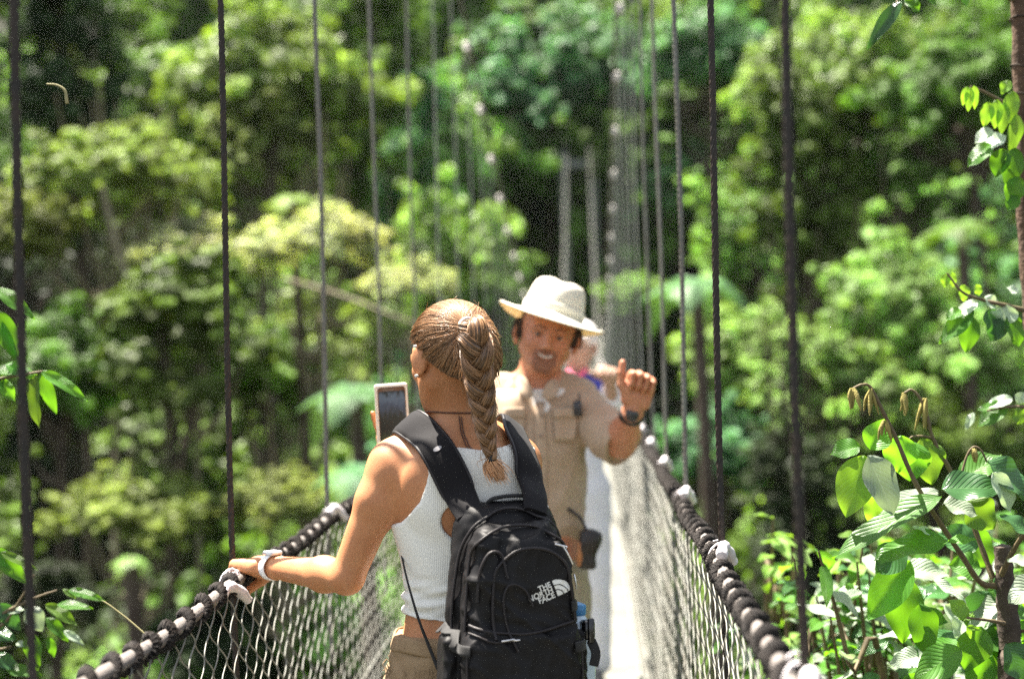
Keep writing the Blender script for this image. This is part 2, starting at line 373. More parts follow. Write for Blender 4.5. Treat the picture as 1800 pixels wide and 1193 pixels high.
# undergrowth on the slopes
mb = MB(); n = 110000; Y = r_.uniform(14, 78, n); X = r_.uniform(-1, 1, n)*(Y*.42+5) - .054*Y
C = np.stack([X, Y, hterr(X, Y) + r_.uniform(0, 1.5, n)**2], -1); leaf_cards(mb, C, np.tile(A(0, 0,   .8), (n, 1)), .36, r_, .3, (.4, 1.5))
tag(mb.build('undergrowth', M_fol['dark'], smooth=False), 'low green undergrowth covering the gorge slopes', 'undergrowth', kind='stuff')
# tree ferns: arching fronds on a trunk
def frond_mesh():
    mb = MB(); 
    for k in range(10):
        a = k/10*6.283 + random.uniform(-.3, .3); L = random.uniform(.75, 1.6); el = random.uniform(.15, .95)
        t = np.linspace(0, 1, 12); R_ = L*t*.85; Z = el*L*t*1.1 - 2.1*L*t**2*el
        P = np.stack([R_*math.cos(a), R_*math.sin(a), Z], -1); tube(mb, P, np.linspace(.02, .005, 12), 4, 1.1)
        Tn = np.gradient(P, axis=0); side = np.cross(Tn, (0, 0, 1)); side /= np.linalg.norm(side, axis=1)[:, None]
        for i in range(1, 36):
            u = i/36; p = np.array([np.interp(u, t, P[:, j]) for j in range(3)]); s_ = side[min(11, int(u*12))]; f_ = nrm(Tn[min(11, int(u*12))])
            w_ = .27*L*math.sin(math.pi*min(1, u*.85+.12))
            for sg in (-1, 1):
                e_ = p + sg*s_*w_ + f_*w_*.35 - A(0, 0, w_*.25)
                mb.add([p-f_*.012, p+f_*.012, e_+f_*.006, e_-f_*.006], [[0, 1, 2, 3]], random.uniform(.8, 1.2))
    return mb.mesh('fronds', False)
fm = frond_mesh(); fm.materials.append(M_fol['blue'])
def tree_fern(px, py, D, pr, fo, lab, nm='tree_fern'):
    c = at(px, py, D); s = pr*D/F/1.2; gz = float(hterr(c[0], c[1]))
    e = empty(nm, (c[0], c[1], gz), lab, 'tree fern'); o = bpy.data.objects.new('fronds', fm); col.objects.link(o); o.parent = e; o.location = (0, 0, c[2]-gz); o.scale = (s, s, s)
    o.material_slots[0].link = 'OBJECT'; o.material_slots[0].material = M_fol[fo]
    mb = MB(); P = catmull([A(c[0], c[1], gz), A(c[0]+.2, c[1], gz*.5+c[2]*.5), c], 6); tube(mb, P, np.linspace(.14, .09, len(P))*max(1, s), 7); mb.build('trunk', M_bark, e)
tree_fern(625, 690, 17, 110, 'blue', 'bluish tree fern left of the raised phone')
tree_fern(640, 830, 16, 100, 'blue', 'lower bluish tree fern behind the bare shoulder')
tree_fern(515, 350, 26, 60, 'fresh', 'small bright green palm like fern above the pale flat crowns')
tree_fern(1225, 500, 19, 100, 'blue', 'pale bluish tree fern between the right hanger cables')
tree_fern(230, 985, 15, 45, 'fresh', 'small bright green fern low on the left above the handrail')
tree_fern(1690, 400, 22, 80, 'mid', 'grey green tree fern left of the slim brown trunk')

# leaning bare trunks and bleached branches among the left trees
def branch(nm, pts, r0, r1, m_, lab):
    P = catmull([at(*p) for p in pts], 6); mb = MB(); tube(mb, P, np.linspace(r0, r1, len(P)), 7)
    s = A(0, 0, 0); o = mb.build(nm, m_); tag(o, lab, 'branch')
branch('leaning_trunk', [(180, 330, 23.5), (210, 450, 23.5), (240, 540, 23.5), (250, 700, 24)], .045, .07, M_barkl, 'pale bare trunk leaning under the broad umbrella tree')
branch('bare_branch', [(500, 490, 20), (590, 515, 19.5), (680, 550, 19), (760, 580, 19)], .022, .014, M_barkl, 'bleached branch slanting down under the small pale crown')
# ================================================================ the suspension bridge
XL, XR = -.7325, .2275
ZLr = lambda y: 1.062 + np.maximum(0, np.asarray(y, float)-24)**2*.0006
ZRr = lambda y: 1.118 - .006*np.clip(np.asarray(y, float)-2.5, 0, 8) + np.maximum(0, np.asarray(y, float)-24)**2*.0006
DZ = lambda y: 0*np.asarray(y, float) + np.maximum(0, np.asarray(y, float)-24)**2*.0006
def ZC(y):
    y = np.asarray(y, float); a = np.where(y < 28, .0062, .0085); return 1.35 + a*(y-28)**2
M_cable = mat('steel cable', (.032, .029, .027), .6, .2, spec=.3, var=(30, (.06, .042, .032), .6), bump=(300, .3, .001))
M_cable2 = mat('lightened steel cable', (.17, .17, .155), .7, 0, var=(20, (.14, .12, .10), .6))  # lighter copy of the steel, sunlight painted into the middle hangers
M_cable3 = mat('sun paled far cable', (.33, .34, .30), .7, var=(20, (.24, .24, .21), .6))  # same cable paled again, far hangers coloured as sunlit streaks
M_rope = mat('dark rope', (.022, .019, .018), .9, bump=(380, 1.0, .003), wave=(160, 'DIAGONAL', 3), var=(60, (.07, .058, .052), .7))
M_core = mat('grey handrail core', (.17, .155, .14), .85, bump=(250, 1.0, .003), var=(90, (.16, .13, .12), .8))
M_wire = mat('galvanised wire', (.24, .245, .22), .6, .2, var=(14, (.16, .14, .11), .6))
M_white = mat('white plastic sleeve', (.72, .68, .70), .5, var=(40, (.45, .40, .40), .6), bump=(120, .5, .003))
M_clamp = mat('glint pale clamp', (.62, .58, .53), .6)  # metal highlight painted in as a pale matte base
M_deck = mat('pale deck boards', (.17, .165, .14), .7, var=(5, (.11, .105, .085), .8), bump=(40, .5, .004))
M_conc = mat('grey painted steel', (.20, .20, .21), .7, var=(3, (.14, .13, .13), .6))
br = empty('suspension_bridge', (-.25, 0, 0), 'narrow hanging footbridge with pale deck, wire mesh sides and tall hanger cables crossing the gorge', 'bridge')
mb = MB()
yy = -1.5
while yy < 60:
    z = float(DZ(yy)); w_ = .98 + random.uniform(-.012, .012)
    box(mb, (-.25 + random.uniform(-.006, .006), yy+.068, z-.02+random.uniform(-.002, .002)), (w_, .132, .036), bev=.004 if yy < 14 else 0, tint=random.uniform(.7, 1.15)); yy += .14
M_deck2 = mat('pale deck boards', (.17, .165, .14), .7, var=(5, (.11, .105, .085), .8), bump=(40, .5, .004), tint=True)
mb.build('deck', M_deck2, br, smooth=False)
for X in (XL+.06, XR-.04):
    mb = MB(); y = np.linspace(-1.5, 60, 40); P = np.stack([0*y+X, y, DZ(y)-.075], -1); tube(mb, P, .03, 6); mb.build('deck_cable', M_cable, br)
    mb = MB(); P[:, 2] += .1; P[:, 0] += .05 if X < 0 else 0; tube(mb, P, .011, 6); mb.build('edge_wire', M_wire, br)
for X, Zf, s_ in ((XL, ZLr, 1), (XR, ZRr, -1)):
    y = np.concatenate([np.arange(-1.5, 12, .02), np.arange(12, 60, .5)])
    sag = .012*np.sin((y-1.86)/1.07*math.pi)**2
    P = np.stack([0*y+X, y, Zf(y)-sag], -1); hr = MB()
    jit = np.random.default_rng(3)
    tube(hr, P, .0125*(1+.12*np.sin(y*91)*np.sin(y*37)), 8)
    o = hr.build('handrail', M_core, br)
    mb = MB(); y2 = np.concatenate([np.arange(-1.5, 9, .006), np.arange(9, 22, .02)]); sag2 = .012*np.sin((y2-1.86)/1.07*math.pi)**2
    ph = y2/.104*2*math.pi + .9*np.sin(y2*5.3+s_) + .5*np.sin(y2*13.7) ; hr_ = .0155
    P2 = np.stack([X+hr_*np.cos(ph), y2, Zf(y2)-sag2+hr_*np.sin(ph)*s_], -1)
    tube(mb, P2, (.0100 if X < 0 else .0095)*(1+.12*np.sin(y2*53+s_)), 8, lobes=3, twist=260); mb.build('rope_wrap', M_rope, o)
    # chain link mesh
    mb = MB(); Xd = X + (.04 if X < 0 else -.0)
    def pickets(y0, y1, p, cell, r, per):
        k = 0; yk = y0
        while yk < y1:
            zt = float(Zf(yk)) - .015; zb = float(DZ(yk)) + .01; nh = int((zt-zb)/(cell/2)); t = np.arange(nh*per+1)/per
            tri = 2*np.abs((t/2) % 1 - .5)*2-1
            yy_ = yk + (1 if k % 2 else -1)*p/2*np.clip(tri*1.12, -1, 1)*1.04 + .0022*math.sin(k*2.3)
            zz = zt - t*cell/2 + (cell/2 if k % 2 else 0)*0
            xo = X + (Xd-X)*(1-(zz-zb)/(zt-zb)) + .003*np.sin(t*math.pi) + .006*math.sin(yk*5)*np.sin((zz-zb)/(zt-zb)*3.14) + .01*np.sin(yk*2.1+zz*3)
            tube(mb, np.stack([xo, yy_, zz], -1), r, 4, cap=False); yk += p; k += 1
    pickets(-1.4, 9, .05, .078, .0016, 4); pickets(9, 18, .075, .11, .0022, 2); pickets(18, 58, .16, .2, .0032, 2)
    mb.build('wire_mesh', M_wire, br)
    for fz, rr in ((.52, .003), (.98, .004)):
        mb = MB(); y = np.linspace(-1.5, 58, 160); P = np.stack([0*y+X+.012*(1 if X < 0 else -1), y, Zf(y)-fz*(Zf(y)-DZ(y))+.008*np.sin(y*3)], -1); tube(mb, P, rr, 5); mb.build('tension_wire', M_wire, br)
    # main cable
    mb = MB(); y = np.linspace(-3, 60, 90); tube(mb, np.stack([0*y+X-(.0 if X < 0 else .0), y, ZC(y)+.02], -1), .011, 8); mb.build('main_cable', M_cable2, br)
    y0, stp = (1.86, 1.075) if X < 0 else (1.715, 1.03)
    for i in range(-1, 50):
        y = y0 + i*stp
        if y > 57: break
        zb, zt = float(Zf(y)), float(ZC(y)); mb = MB()
        off = -.004 if X < 0 else .004; low = zb-.42 if i < 8 else zb-.05
        n = int((zt-low)/.012) if i < 3 else 8
        zz = np.linspace(low, zt, max(n, 4)); P = np.stack([X+off*5+0*zz, y+.0*zz, zz], -1)
        P[:, 0] += .004*np.sin(zz*3+i)
        if i < 3: tube(mb, P, .0062, 15, lobes=5, twist=70)
        else: tube(mb, P, .0058 if i < 5 else .0038, 6)
        hg = mb.build('hanger_cable', M_cable if i < 2 else M_cable2 if i < 5 else M_cable3, br)
        mb = MB(); box(mb, (X+off*5, y, zt), (.05, .07, .06), bev=.012)
        tube(mb, np.array([[X+off*5, y-.05, zt-.02], [X+off*5, y, zt-.045], [X+off*5, y+.05, zt-.02]]), .012, 6); mb.build('clamp', M_clamp, hg)
        # white sleeve tied round the rope with wire loops at the hanger's foot
        mb = MB(); rr = random.Random(i*7+int(X > 0))
        s0 = A(X + .004, y-.125, zb+.016+rr.uniform(-.003, .003)) + (A(.0, -.075, -.022) if X < 0 and i == 1 else 0)
        Ps = catmull([s0, s0+A(.006, .03, .012), s0+A(.016, .065, .002), s0+A(.030, .095, -.026)], 6)
        tube(mb, Ps, .0105+.0015*np.sin(np.arange(len(Ps))), 9); mb.build('sleeve', M_white, hg)
        mb = MB()
        for k in range(3 if i < 6 else 1):
            a = rr.uniform(-.02, .02); c = A(X+off*3, y+a+.01-(.07 if X < 0 and i == 1 else 0), zb-.005)
            th = np.linspace(0, 6.28*1.15, 16); R1, R2 = rr.uniform(.020, .028), rr.uniform(.016, .024)
            L = np.stack([c[0]+R2*np.cos(th), c[1]+.02*np.sin(th*1.3+k), c[2]+R1*np.sin(th)+.004], -1); tube(mb, L, .0018, 5)
        mb.build('tie_wire', M_white, hg)
# tower at the far end
tw = MB(); 
for X in (XL-.12, XR+.12): box(tw, (X, 60, 4.7), (.32, .34, 9.6), bev=.02)
for z in (9.0,): box(tw, (-.25, 60, z), (.885, .22, .3), bev=.01)
tw.build('tower', M_conc, br, smooth=False)
# ================================================================ signed distance modelling (bodies, clothes, bags)
def _v(p): return np.asarray(p, float)
def s_cone(a, b, ra, rb, k=None):
    a, b = _v(a), _v(b); ab = b-a; L2 = ab@ab + 1e-12
    def f(P):
        t = np.clip(((P-a)@ab)/L2, 0, 1); return np.linalg.norm(P-a-t[:, None]*ab, axis=1) - (ra+(rb-ra)*t)
    f.k = k; f.bb = (np.minimum(a, b)-max(ra, rb), np.maximum(a, b)+max(ra, rb)); return f
def s_ell(c, r, R=None, k=None):
    c, r = _v(c), _v(r); R = np.eye(3) if R is None else np.asarray(R)
    def f(P):
        q = (P-c)@R; k0 = np.linalg.norm(q/r, axis=1); k1 = np.linalg.norm(q/(r*r), axis=1); return k0*(k0-1)/np.maximum(k1, 1e-6)
    f.k = k; f.bb = (c-r.max(), c+r.max()); return f
def s_box(c, h, rad, R=None, k=None):
    c, h = _v(c), _v(h)-rad; R = np.eye(3) if R is None else np.asarray(R)
    def f(P):
        q = np.abs((P-c)@R)-h; return np.linalg.norm(np.maximum(q, 0), axis=1) + np.minimum(q.max(1), 0) - rad
    f.k = k; m = np.linalg.norm(h)+rad; f.bb = (c-m, c+m); return f
def s_loft(levels, k=None, pw=2.3):
    """levels: (z, cx, cy, rx, ry, yaw) stacked upward"""
    Lv = np.array(sorted(levels), float)
    def f(P):
        z = np.clip(P[:, 2], Lv[0, 0], Lv[-1, 0]); q = [np.interp(z, Lv[:, 0], Lv[:, j]) for j in range(1, 6)]
        i = np.clip(np.searchsorted(Lv[:, 0], z)-1, 0, len(Lv)-2)      # smooth (hermite) interpolation
        z0, z1 = Lv[i, 0], Lv[i+1, 0]; t = (z-z0)/(z1-z0); D = np.gradient(Lv[:, 1:], Lv[:, 0], axis=0)
        h = (z1-z0)[:, None]; t = t[:, None]
        Q = (2*t**3-3*t*t+1)*Lv[i, 1:]+(t**3-2*t*t+t)*h*D[i]+(-2*t**3+3*t*t)*Lv[i+1, 1:]+(t**3-t*t)*h*D[i+1]
        cx, cy_, rx, ry, yw = Q.T; dx, dy = P[:, 0]-cx, P[:, 1]-cy_
        u = np.cos(yw)*dx + np.sin(yw)*dy; v = -np.sin(yw)*dx + np.cos(yw)*dy
        e = (np.abs(u/rx)**pw + np.abs(v/ry)**pw)**(1/pw); d = (e-1)*np.minimum(rx, ry)*.95
        return np.maximum(d, np.abs(P[:, 2]-z)*1.0 - .0) if False else np.where(P[:, 2] != z, np.sqrt(np.maximum(d, 0)**2+(P[:, 2]-z)**2), d)
    f.k = k; m = max(Lv[:, 3].max(), Lv[:, 4].max())*1.05
    f.bb = (_v((Lv[:, 1].min()-m, Lv[:, 2].min()-m, Lv[0, 0])), _v((Lv[:, 1].max()+m, Lv[:, 2].max()+m, Lv[-1, 0]))); return f
def union(prims, k=.02):
    def f(P):
        d = None
        for p in prims:
            kk = p.k if p.k is not None else k; lo, hi = p.bb
            e = np.full(len(P), 9.); m = ((P > lo-.12) & (P < hi+.12)).all(1)
            if m.any(): e[m] = p(P[m])
            if d is None: d = e
            else:
                h = np.maximum(kk-np.abs(d-e), 0)/kk; d = np.minimum(d, e) - h*h*kk*.25
        return d
    f.k = None; f.bb = (np.min([p.bb[0] for p in prims], 0), np.max([p.bb[1] for p in prims], 0)); return f
def cut(f, region, off=0.):
    """region(P)<0 keeps; the result is f grown by off, limited to the region"""
    def g(P): return np.maximum(f(P)-(off(P) if callable(off) else off), region(P))
    g.k = None; g.bb = f.bb; return g
CORN = np.array([[x, y, z] for x in (0, 1) for y in (0, 1) for z in (0, 1)])
EDG = [(a, b) for a in range(8) for b in range(a+1, 8) if np.abs(CORN[a]-CORN[b]).sum() == 1]
def sdf_mesh(f, h, lo=None, hi=None, newton=2, name='m', disp=None):
    lo = f.bb[0]-.03 if lo is None else _v(lo); hi = f.bb[1]+.03 if hi is None else _v(hi)
    nb = np.ceil((hi-lo)/(4*h)).astype(int)+1
    cx = [lo[i]+4*h*(np.arange(nb[i])) for i in range(3)]
    G = np.stack(np.meshgrid(*[c+1.5*h for c in cx], indexing='ij'), -1).reshape(-1, 3)
    Fc = np.concatenate([f(G[i:i+400000]) for i in range(0, len(G), 400000)]).reshape(nb)
    n = nb*4; V = np.repeat(np.repeat(np.repeat(np.where(Fc < 0, -1., 1.), 4, 0), 4, 1), 4, 2)
    bl = np.argwhere(np.abs(Fc) < 8.5*h); off = np.array([[x, y, z] for x in range(4) for y in range(4) for z in range(4)])
    idx = (bl[:, None]*4 + off[None]).reshape(-1, 3); P = lo + idx*h
    vals = np.concatenate([f(P[i:i+400000]) for i in range(0, len(P), 400000)]) if len(P) else np.zeros(0)
    V[idx[:, 0], idx[:, 1], idx[:, 2]] = vals
    S = V < 0; c = np.zeros([k-1 for k in n], int)
    for q in CORN: c += S[q[0]:n[0]-1+q[0], q[1]:n[1]-1+q[1], q[2]:n[2]-1+q[2]]
    act = np.argwhere((c > 0) & (c < 8)); vid = -np.ones(c.shape, int); vid[act[:, 0], act[:, 1], act[:, 2]] = np.arange(len(act))
    cv = np.stack([V[act[:, 0]+q[0], act[:, 1]+q[1], act[:, 2]+q[2]] for q in CORN], 1)
    acc = np.zeros((len(act), 3)); cnt = np.zeros(len(act))
    for a, b in EDG:
        m = (cv[:, a] < 0) != (cv[:, b] < 0); t = cv[m, a]/(cv[m, a]-cv[m, b]); acc[m] += CORN[a] + t[:, None]*(CORN[b]-CORN[a]); cnt[m] += 1
    X = lo + (act + acc/cnt[:, None])*h; faces = []
    for ax in range(3):
        o1, o2 = [(1, 2), (2, 0), (0, 1)][ax]; e = np.zeros(3, int); e[ax] = 1
        sh = [slice(1, k-1) for k in n]; sh[ax] = slice(0, n[ax]-1); s2 = list(sh); s2[ax] = slice(1, n[ax])
        A0, A1 = S[tuple(sh)], S[tuple(s2)]; ed = np.argwhere(A0 != A1); base = ed + 1; base[:, ax] -= 1
        d1 = np.zeros(3, int); d1[o1] = 1; d2 = np.zeros(3, int); d2[o2] = 1
        q = [base-d1-d2, base-d2, base, base-d1]
        q = np.stack([vid[tuple(x.T)] for x in q], 1); fl = A0[tuple(ed.T)]; q[~fl] = q[~fl][:, ::-1]
        faces.append(q)
    Fq = np.concatenate(faces); Fq = Fq[(Fq >= 0).all(1)]
    e = h*.3
    for _ in range(newton):
        d = f(X); g = np.stack([f(X+A(*(e*(np.arange(3) == k))))-d for k in range(3)], 1)/e
        g2 = np.maximum((g*g).sum(1), .2); X = X - np.clip(d/g2, -h, h)[:, None]*g*.8
    if disp is not None:
        d = f(X); g = np.stack([f(X+A(*(e*(np.arange(3) == k))))-d for k in range(3)], 1)/e; g /= np.maximum(1e-6, np.linalg.norm(g, axis=1))[:, None]
        X = X + g*disp(X)[:, None]
    mb = MB(); mb.add(X, Fq); return mb
def euler(yaw=0, pitch=0, roll=0):
    """columns = local x,y,z axes"""
    return np.array((Matrix.Rotation(yaw, 3, 'Z') @ Matrix.Rotation(pitch, 3, 'X') @ Matrix.Rotation(roll, 3, 'Y')))
def basis(x, z):
    z = nrm(z); x = _v(x); x = nrm(x - z*(x@z)); return np.stack([x, np.cross(z, x), z], 1)
def wob(P, sc, amp, seed=0.):
    """smooth pseudo noise made of crossed sines"""
    q = P*sc + seed
    return amp*(np.sin(q[:, 0]*1.1+2*np.sin(q[:, 1]*.7+seed)) * np.cos(q[:, 2]*1.3+1.5*np.sin(q[:, 0]*.9)) + .5*np.sin(q[:, 2]*2.3+q[:, 1]*1.9+seed*2))/1.5
def hand(wrist, zdir, palm, side, curl, thumb, s=1.0, spread=1.0):
    """prims of a hand. zdir: wrist->knuckles, palm: direction the palm faces, side: +1 when thumb lies on +x of (x=palm x z)
    curl: 4 tuples of joint angles (index..little); thumb: 3 direction vectors in hand coords (x toward thumb, y palm, z fingers)"""
    z = nrm(zdir); y = _v(palm); y = nrm(y-z*(y@z)); x = np.cross(y, z)*side
    B = np.stack([x, y, z], 1); W = lambda q: _v(wrist) + B@(_v(q)*s)
    pr = [s_box(W((.001, .001, .050)), A(.040, .0135, .046)*s, .012*s, B), s_cone(W((.0, 0, -.02)), W((0, 0, .03)), .026*s, .024*s, .02),
          s_cone(W((.022, .008, .02)), W((.034, .012, .05)), .015*s, .013*s, .012), s_cone(W((-.028, .006, .02)), W((-.03, .004, .06)), .013*s, .011*s, .012)]
    L = ((.042, .026, .022), (.046, .029, .023), (.043, .027, .022), (.034, .021, .020)); X0 = (.030, .010, -.011, -.030); Z0 = (.092, .096, .092, .083)
    tips = []
    for i in range(4):
        p = _v((X0[i], 0, Z0[i])); a = 0; r = (.0088, .0090, .0086, .0076)[i]; sp = (X0[i]/.03)*.08*spread
        pr.append(s_cone(W(p-A(0, 0, .03)), W(p), .010*s, .0098*s, .010))
        for j in range(3):
            a += curl[i][j]; d = A(math.sin(sp)*math.cos(a), math.sin(a), math.cos(a)); q = p + d*L[i][j]
            pr.append(s_cone(W(p), W(q), (r*(1-.07*j)+.0006)*s, r*(.93-.07*j)*s, .0035)); p = q
        tips.append(W(p))
    p = _v((.026, .010, .024)); rr = (.0135, .0112, .0098, .0085); LL = (.042, .034, .028)
    for j in range(3):
        q = p + nrm(thumb[j])*LL[j]; pr.append(s_cone(W(p), W(q), rr[j]*s, rr[j+1]*s, .009 if j == 0 else .004)); p = q
    tips.append(W(p)); return pr, W, B, tips
# ================================================================ people
M_skin = mat('tanned skin', (.53, .235, .105), .5, sss=.1, var=(26, (.43, .165, .068), .55), bump=(420, .5, .0008))
M_skin2 = mat('ruddy skin', (.50, .22, .12), .5, sss=.12, var=(14, (.42, .15, .08), .5), bump=(220, .3, .001))
M_eye = mat('eye', (.7, .68, .64), .15); M_iris = mat('iris', (.05, .03, .02), .2); M_lip = mat('lips', (.42, .14, .11), .4)
def head_prims(c, B, s=1.0, male=False):
    """c head centre (eye level), B columns right, front, up"""
    W = lambda x, y, z: _v(c) + B@(A(x, y, z)*s)
    m = 1.06 if male else 1.0
    pr = [s_ell(W(0, -.012, .030 if male else .020), A(.074, .092, .088 if male else .080)*s*m, B), s_ell(W(0, .028, -.030), A(.058*m, .062, .078)*s, B, .03),
          s_ell(W(0, .046, -.082), A(.030*m, .026, .022)*s, B, .025),
          s_cone(W(-.052*m, .0, -.05), W(-.022, .055, -.088), .018*s, .014*s, .03), s_cone(W(.052*m, .0, -.05), W(.022, .055, -.088), .018*s, .014*s, .03),
          s_cone(W(-.034, .070, .020), W(.034, .070, .020), .014*s, .014*s, .022),
          s_cone(W(0, .082, .012), W(0, .106, -.026), .0075*s, .0105*s, .012), s_ell(W(-.0115, .096, -.031), A(.008, .009, .007)*s, B, .008), s_ell(W(.0115, .096, -.031), A(.008, .009, .007)*s, B, .008),
          s_ell(W(-.038, .058, -.026), A(.02, .018, .018)*s, B, .02), s_ell(W(.038, .058, -.026), A(.02, .018, .018)*s, B, .02),
          s_cone(W(-.017, .082, -.053), W(.017, .082, -.053), .0065*s, .0065*s, .006), s_cone(W(-.014, .081, -.061), W(.014, .081, -.061), .0065*s, .0065*s, .005)]
    for sd in (-1, 1):
        pr += [s_ell(W(sd*.083*m, -.012, -.006), A(.0065, .020, .033)*s, B@rotm('z', -sd*.55), .006), s_ell(W(sd*.081*m, -.004, -.034), A(.006, .009, .011)*s, B, .006)]
    return pr, W
def minus(f, gs, k=.006):
    def h(P):
        d = f(P)
        for g in gs: e = -g(P); hh = np.maximum(k-np.abs(d-e), 0)/k; d = np.maximum(d, e) + hh*hh*k*.25
        return d
    h.k = None; h.bb = f.bb; return h
def sock(W, B, s=1.0): return [s_ell(W(sd*.031, .089, .002), A(.016, .012, .010)*s, B) for sd in (-1, 1)]
def project(f, P, off=0., it=6):
    P = np.array(P, float).reshape(-1, 3); e = .002
    for _ in range(it):
        d = f(P); g = np.stack([f(P+A(*(e*(np.arange(3) == k))))-d for k in range(3)], 1)/e
        P = P - (np.clip(d-off, -.03, .03)/np.maximum((g*g).sum(1), .3))[:, None]*g
    d = f(P); g = np.stack([f(P+A(*(e*(np.arange(3) == k))))-d for k in range(3)], 1)/e
    return P, g/np.maximum(1e-6, np.linalg.norm(g, axis=1))[:, None]
def band(mb, P, N, wd, th, sec=10, tint=None):
    """padded strap: rounded cross-section wd x th swept along P with surface normals N"""
    P = np.asarray(P, float); T = np.gradient(P, axis=0); T /= np.linalg.norm(T, axis=1)[:, None]
    N = N - T*(N*T).sum(1)[:, None]; N /= np.linalg.norm(N, axis=1)[:, None]; S = np.cross(T, N)
    wd = np.broadcast_to(wd, (len(P),)); a = np.arange(sec)/sec*2*math.pi
    ca = np.sign(np.cos(a))*np.abs(np.cos(a))**.55; sa = np.sign(np.sin(a))*np.abs(np.sin(a))**.7
    V = P[:, None] + (wd[:, None]/2*ca[None])[..., None]*S[:, None] + (th/2*sa)[None, :, None]*N[:, None]
    mb.add(V.reshape(-1, 3), ringgrid(len(P), sec), tint)
    for ri in (0, len(P)-1):
        idx = ri*sec+np.arange(sec); V2 = np.vstack([V.reshape(-1, 3)[idx], P[ri]]); j = np.arange(sec); f = np.stack([(j+1) % sec, j, np.full(sec, sec)], -1)
        mb.add(V2, f if ri == 0 else f[:, ::-1], tint)
def smoothN(N, k=5):
    N = np.array(N)
    for _ in range(k): N[1:-1] = (N[:-2]+2*N[1:-1]+N[2:])/4
    return N/np.linalg.norm(N, axis=1)[:, None]
zpx = lambda py, Y: 1.53-(py-600)*Y/2500.

# ---------------------------------------------------------------- the woman seen from behind
WY = 2.72
woman = empty('person', (float(at(820, 1000, WY)[0]), WY, 0), 'woman with a long braid seen from behind, white tank top, raising a phone', 'person')
def lev(px, py, rx, ry, yaw=.16, Y=WY): c = at(px, py, Y); return (c[2], c[0], c[1], rx, ry, yaw)
tor = s_loft([lev(828, 1290, .155, .105), lev(828, 1200, .160, .112), lev(832, 1150, .146, .105), lev(833, 1095, .134, .092), lev(833, 1020, .126, .088), lev(828, 940, .138, .096),
              lev(820, 870, .150, .100), lev(812, 815, .142, .092, .2), lev(806, 775, .105, .072, .2), lev(802, 748, .064, .055, .2)], pw=2.25)
shL, elL, wrL = at(693, 817, 2.70), at(610, 1014, 2.70), at(484, 997, 2.885)
shR, wrR = at(903, 812, 2.81), at(706, 824, 3.14); elR = (shR+wrR)/2 + A(.05, .0, -.135)
handL_w, handR_w = at(474, 996, 2.90), wrR
necB, necT = at(803, 765, 2.715), at(800, 660, 2.70)
HB = euler(.62, -.10, .03)
hc = at(793, 627, 2.69)
hp, HW = head_prims(hc, HB, .905)
arms = [s_cone(at(742, 780, 2.715), shL, .038, .041, .035), s_cone(shL, at(663, 880, 2.69), .0455, .039, .03), s_cone(at(664, 880, 2.69), elL, .040, .0315, .02),
        s_cone(elL, elL+(wrL-elL)*.3, .0315, .0325, .014), s_cone(elL+(wrL-elL)*.3, wrL, .0325, .0225, .02), s_cone(wrL, handL_w, .0235, .022, .012),
        s_cone(at(868, 778, 2.75), shR, .040, .044, .035), s_cone(shR, (shR+elR)/2, .050, .043, .03), s_cone((shR+elR)/2, elR, .043, .034, .02), s_cone(elR, elR+(wrR-elR)*.3, .034, .035, .02), s_cone(elR+(wrR-elR)*.3, wrR, .035, .023, .02)]
hipL, hipR = at(775, 1230, 2.73), at(880, 1230, 2.74)
legs = []
for hp_, dx in ((hipL, -.03), (hipR, .03)):
    kn = A(hp_[0]+dx*.6, hp_[1]+.02, .47); an = A(hp_[0]+dx*.8, hp_[1]-.01, .09)
    legs += [s_cone(hp_, kn, .088, .056, .04), s_cone(kn, kn*.7+an*.3, .054, .055, .02), s_cone(kn*.7+an*.3, an, .055, .036, .03), s_cone(an, an+A(0, 0, -.05), .036, .034, .02)]
neck = [s_cone(necB, necT, .049, .046, .035)]
# shoulder blades and spine groove give the back its form
back = [s_ell(at(770, 850, 2.635), A(.05, .02, .06), None, .04), s_ell(at(875, 850, 2.66), A(.05, .02, .06), None, .04)]
f_torso = union([tor]+back, .04)
f_head = minus(union(hp, .02), sock(HW, HB, .905))
f_body = union([tor]+back+arms+legs+neck, .03)
f_all = union([f_body, f_head], .02); f_head.k = .02; f_body.k = .02
mb = sdf_mesh(f_all, .0055)
# hands are meshed finer and belong to the same body mesh
prL, WL, BL, tipL = hand(handL_w, (-.80, .55, -.06), (-.10, -.25, -.96), 1, ((.75, 1.2, .7), (.8, 1.3, .8), (.85, 1.3, .8), (.95, 1.3, .8)), ((.25, .40, .85), (-.1, .5, .85), (-.35, .5, .75)), .92)
prR, WR, BR, tipR = hand(handR_w, (-.22, .05, .95), (.15, -.97, .1), -1, ((.05, .25, .3), (.05, .3, .3), (.1, .35, .3), (.2, .4, .3)), ((.85, .5, .4), (.5, .75, .55), (.0, .8, .75)), .92)
for pr in (prL, prR):
    mh = sdf_mesh(union(pr, .008), .0028)
    for v, f, c in zip(mh.v, [None], mh.c): pass
    n0 = mb.n
    for v, c in zip(mh.v, mh.c): mb.v.append(v); mb.c.append(c); mb.n += len(v)
    mb.f += [f+n0 for f in mh.f]
mb.build('body', M_skin, woman)
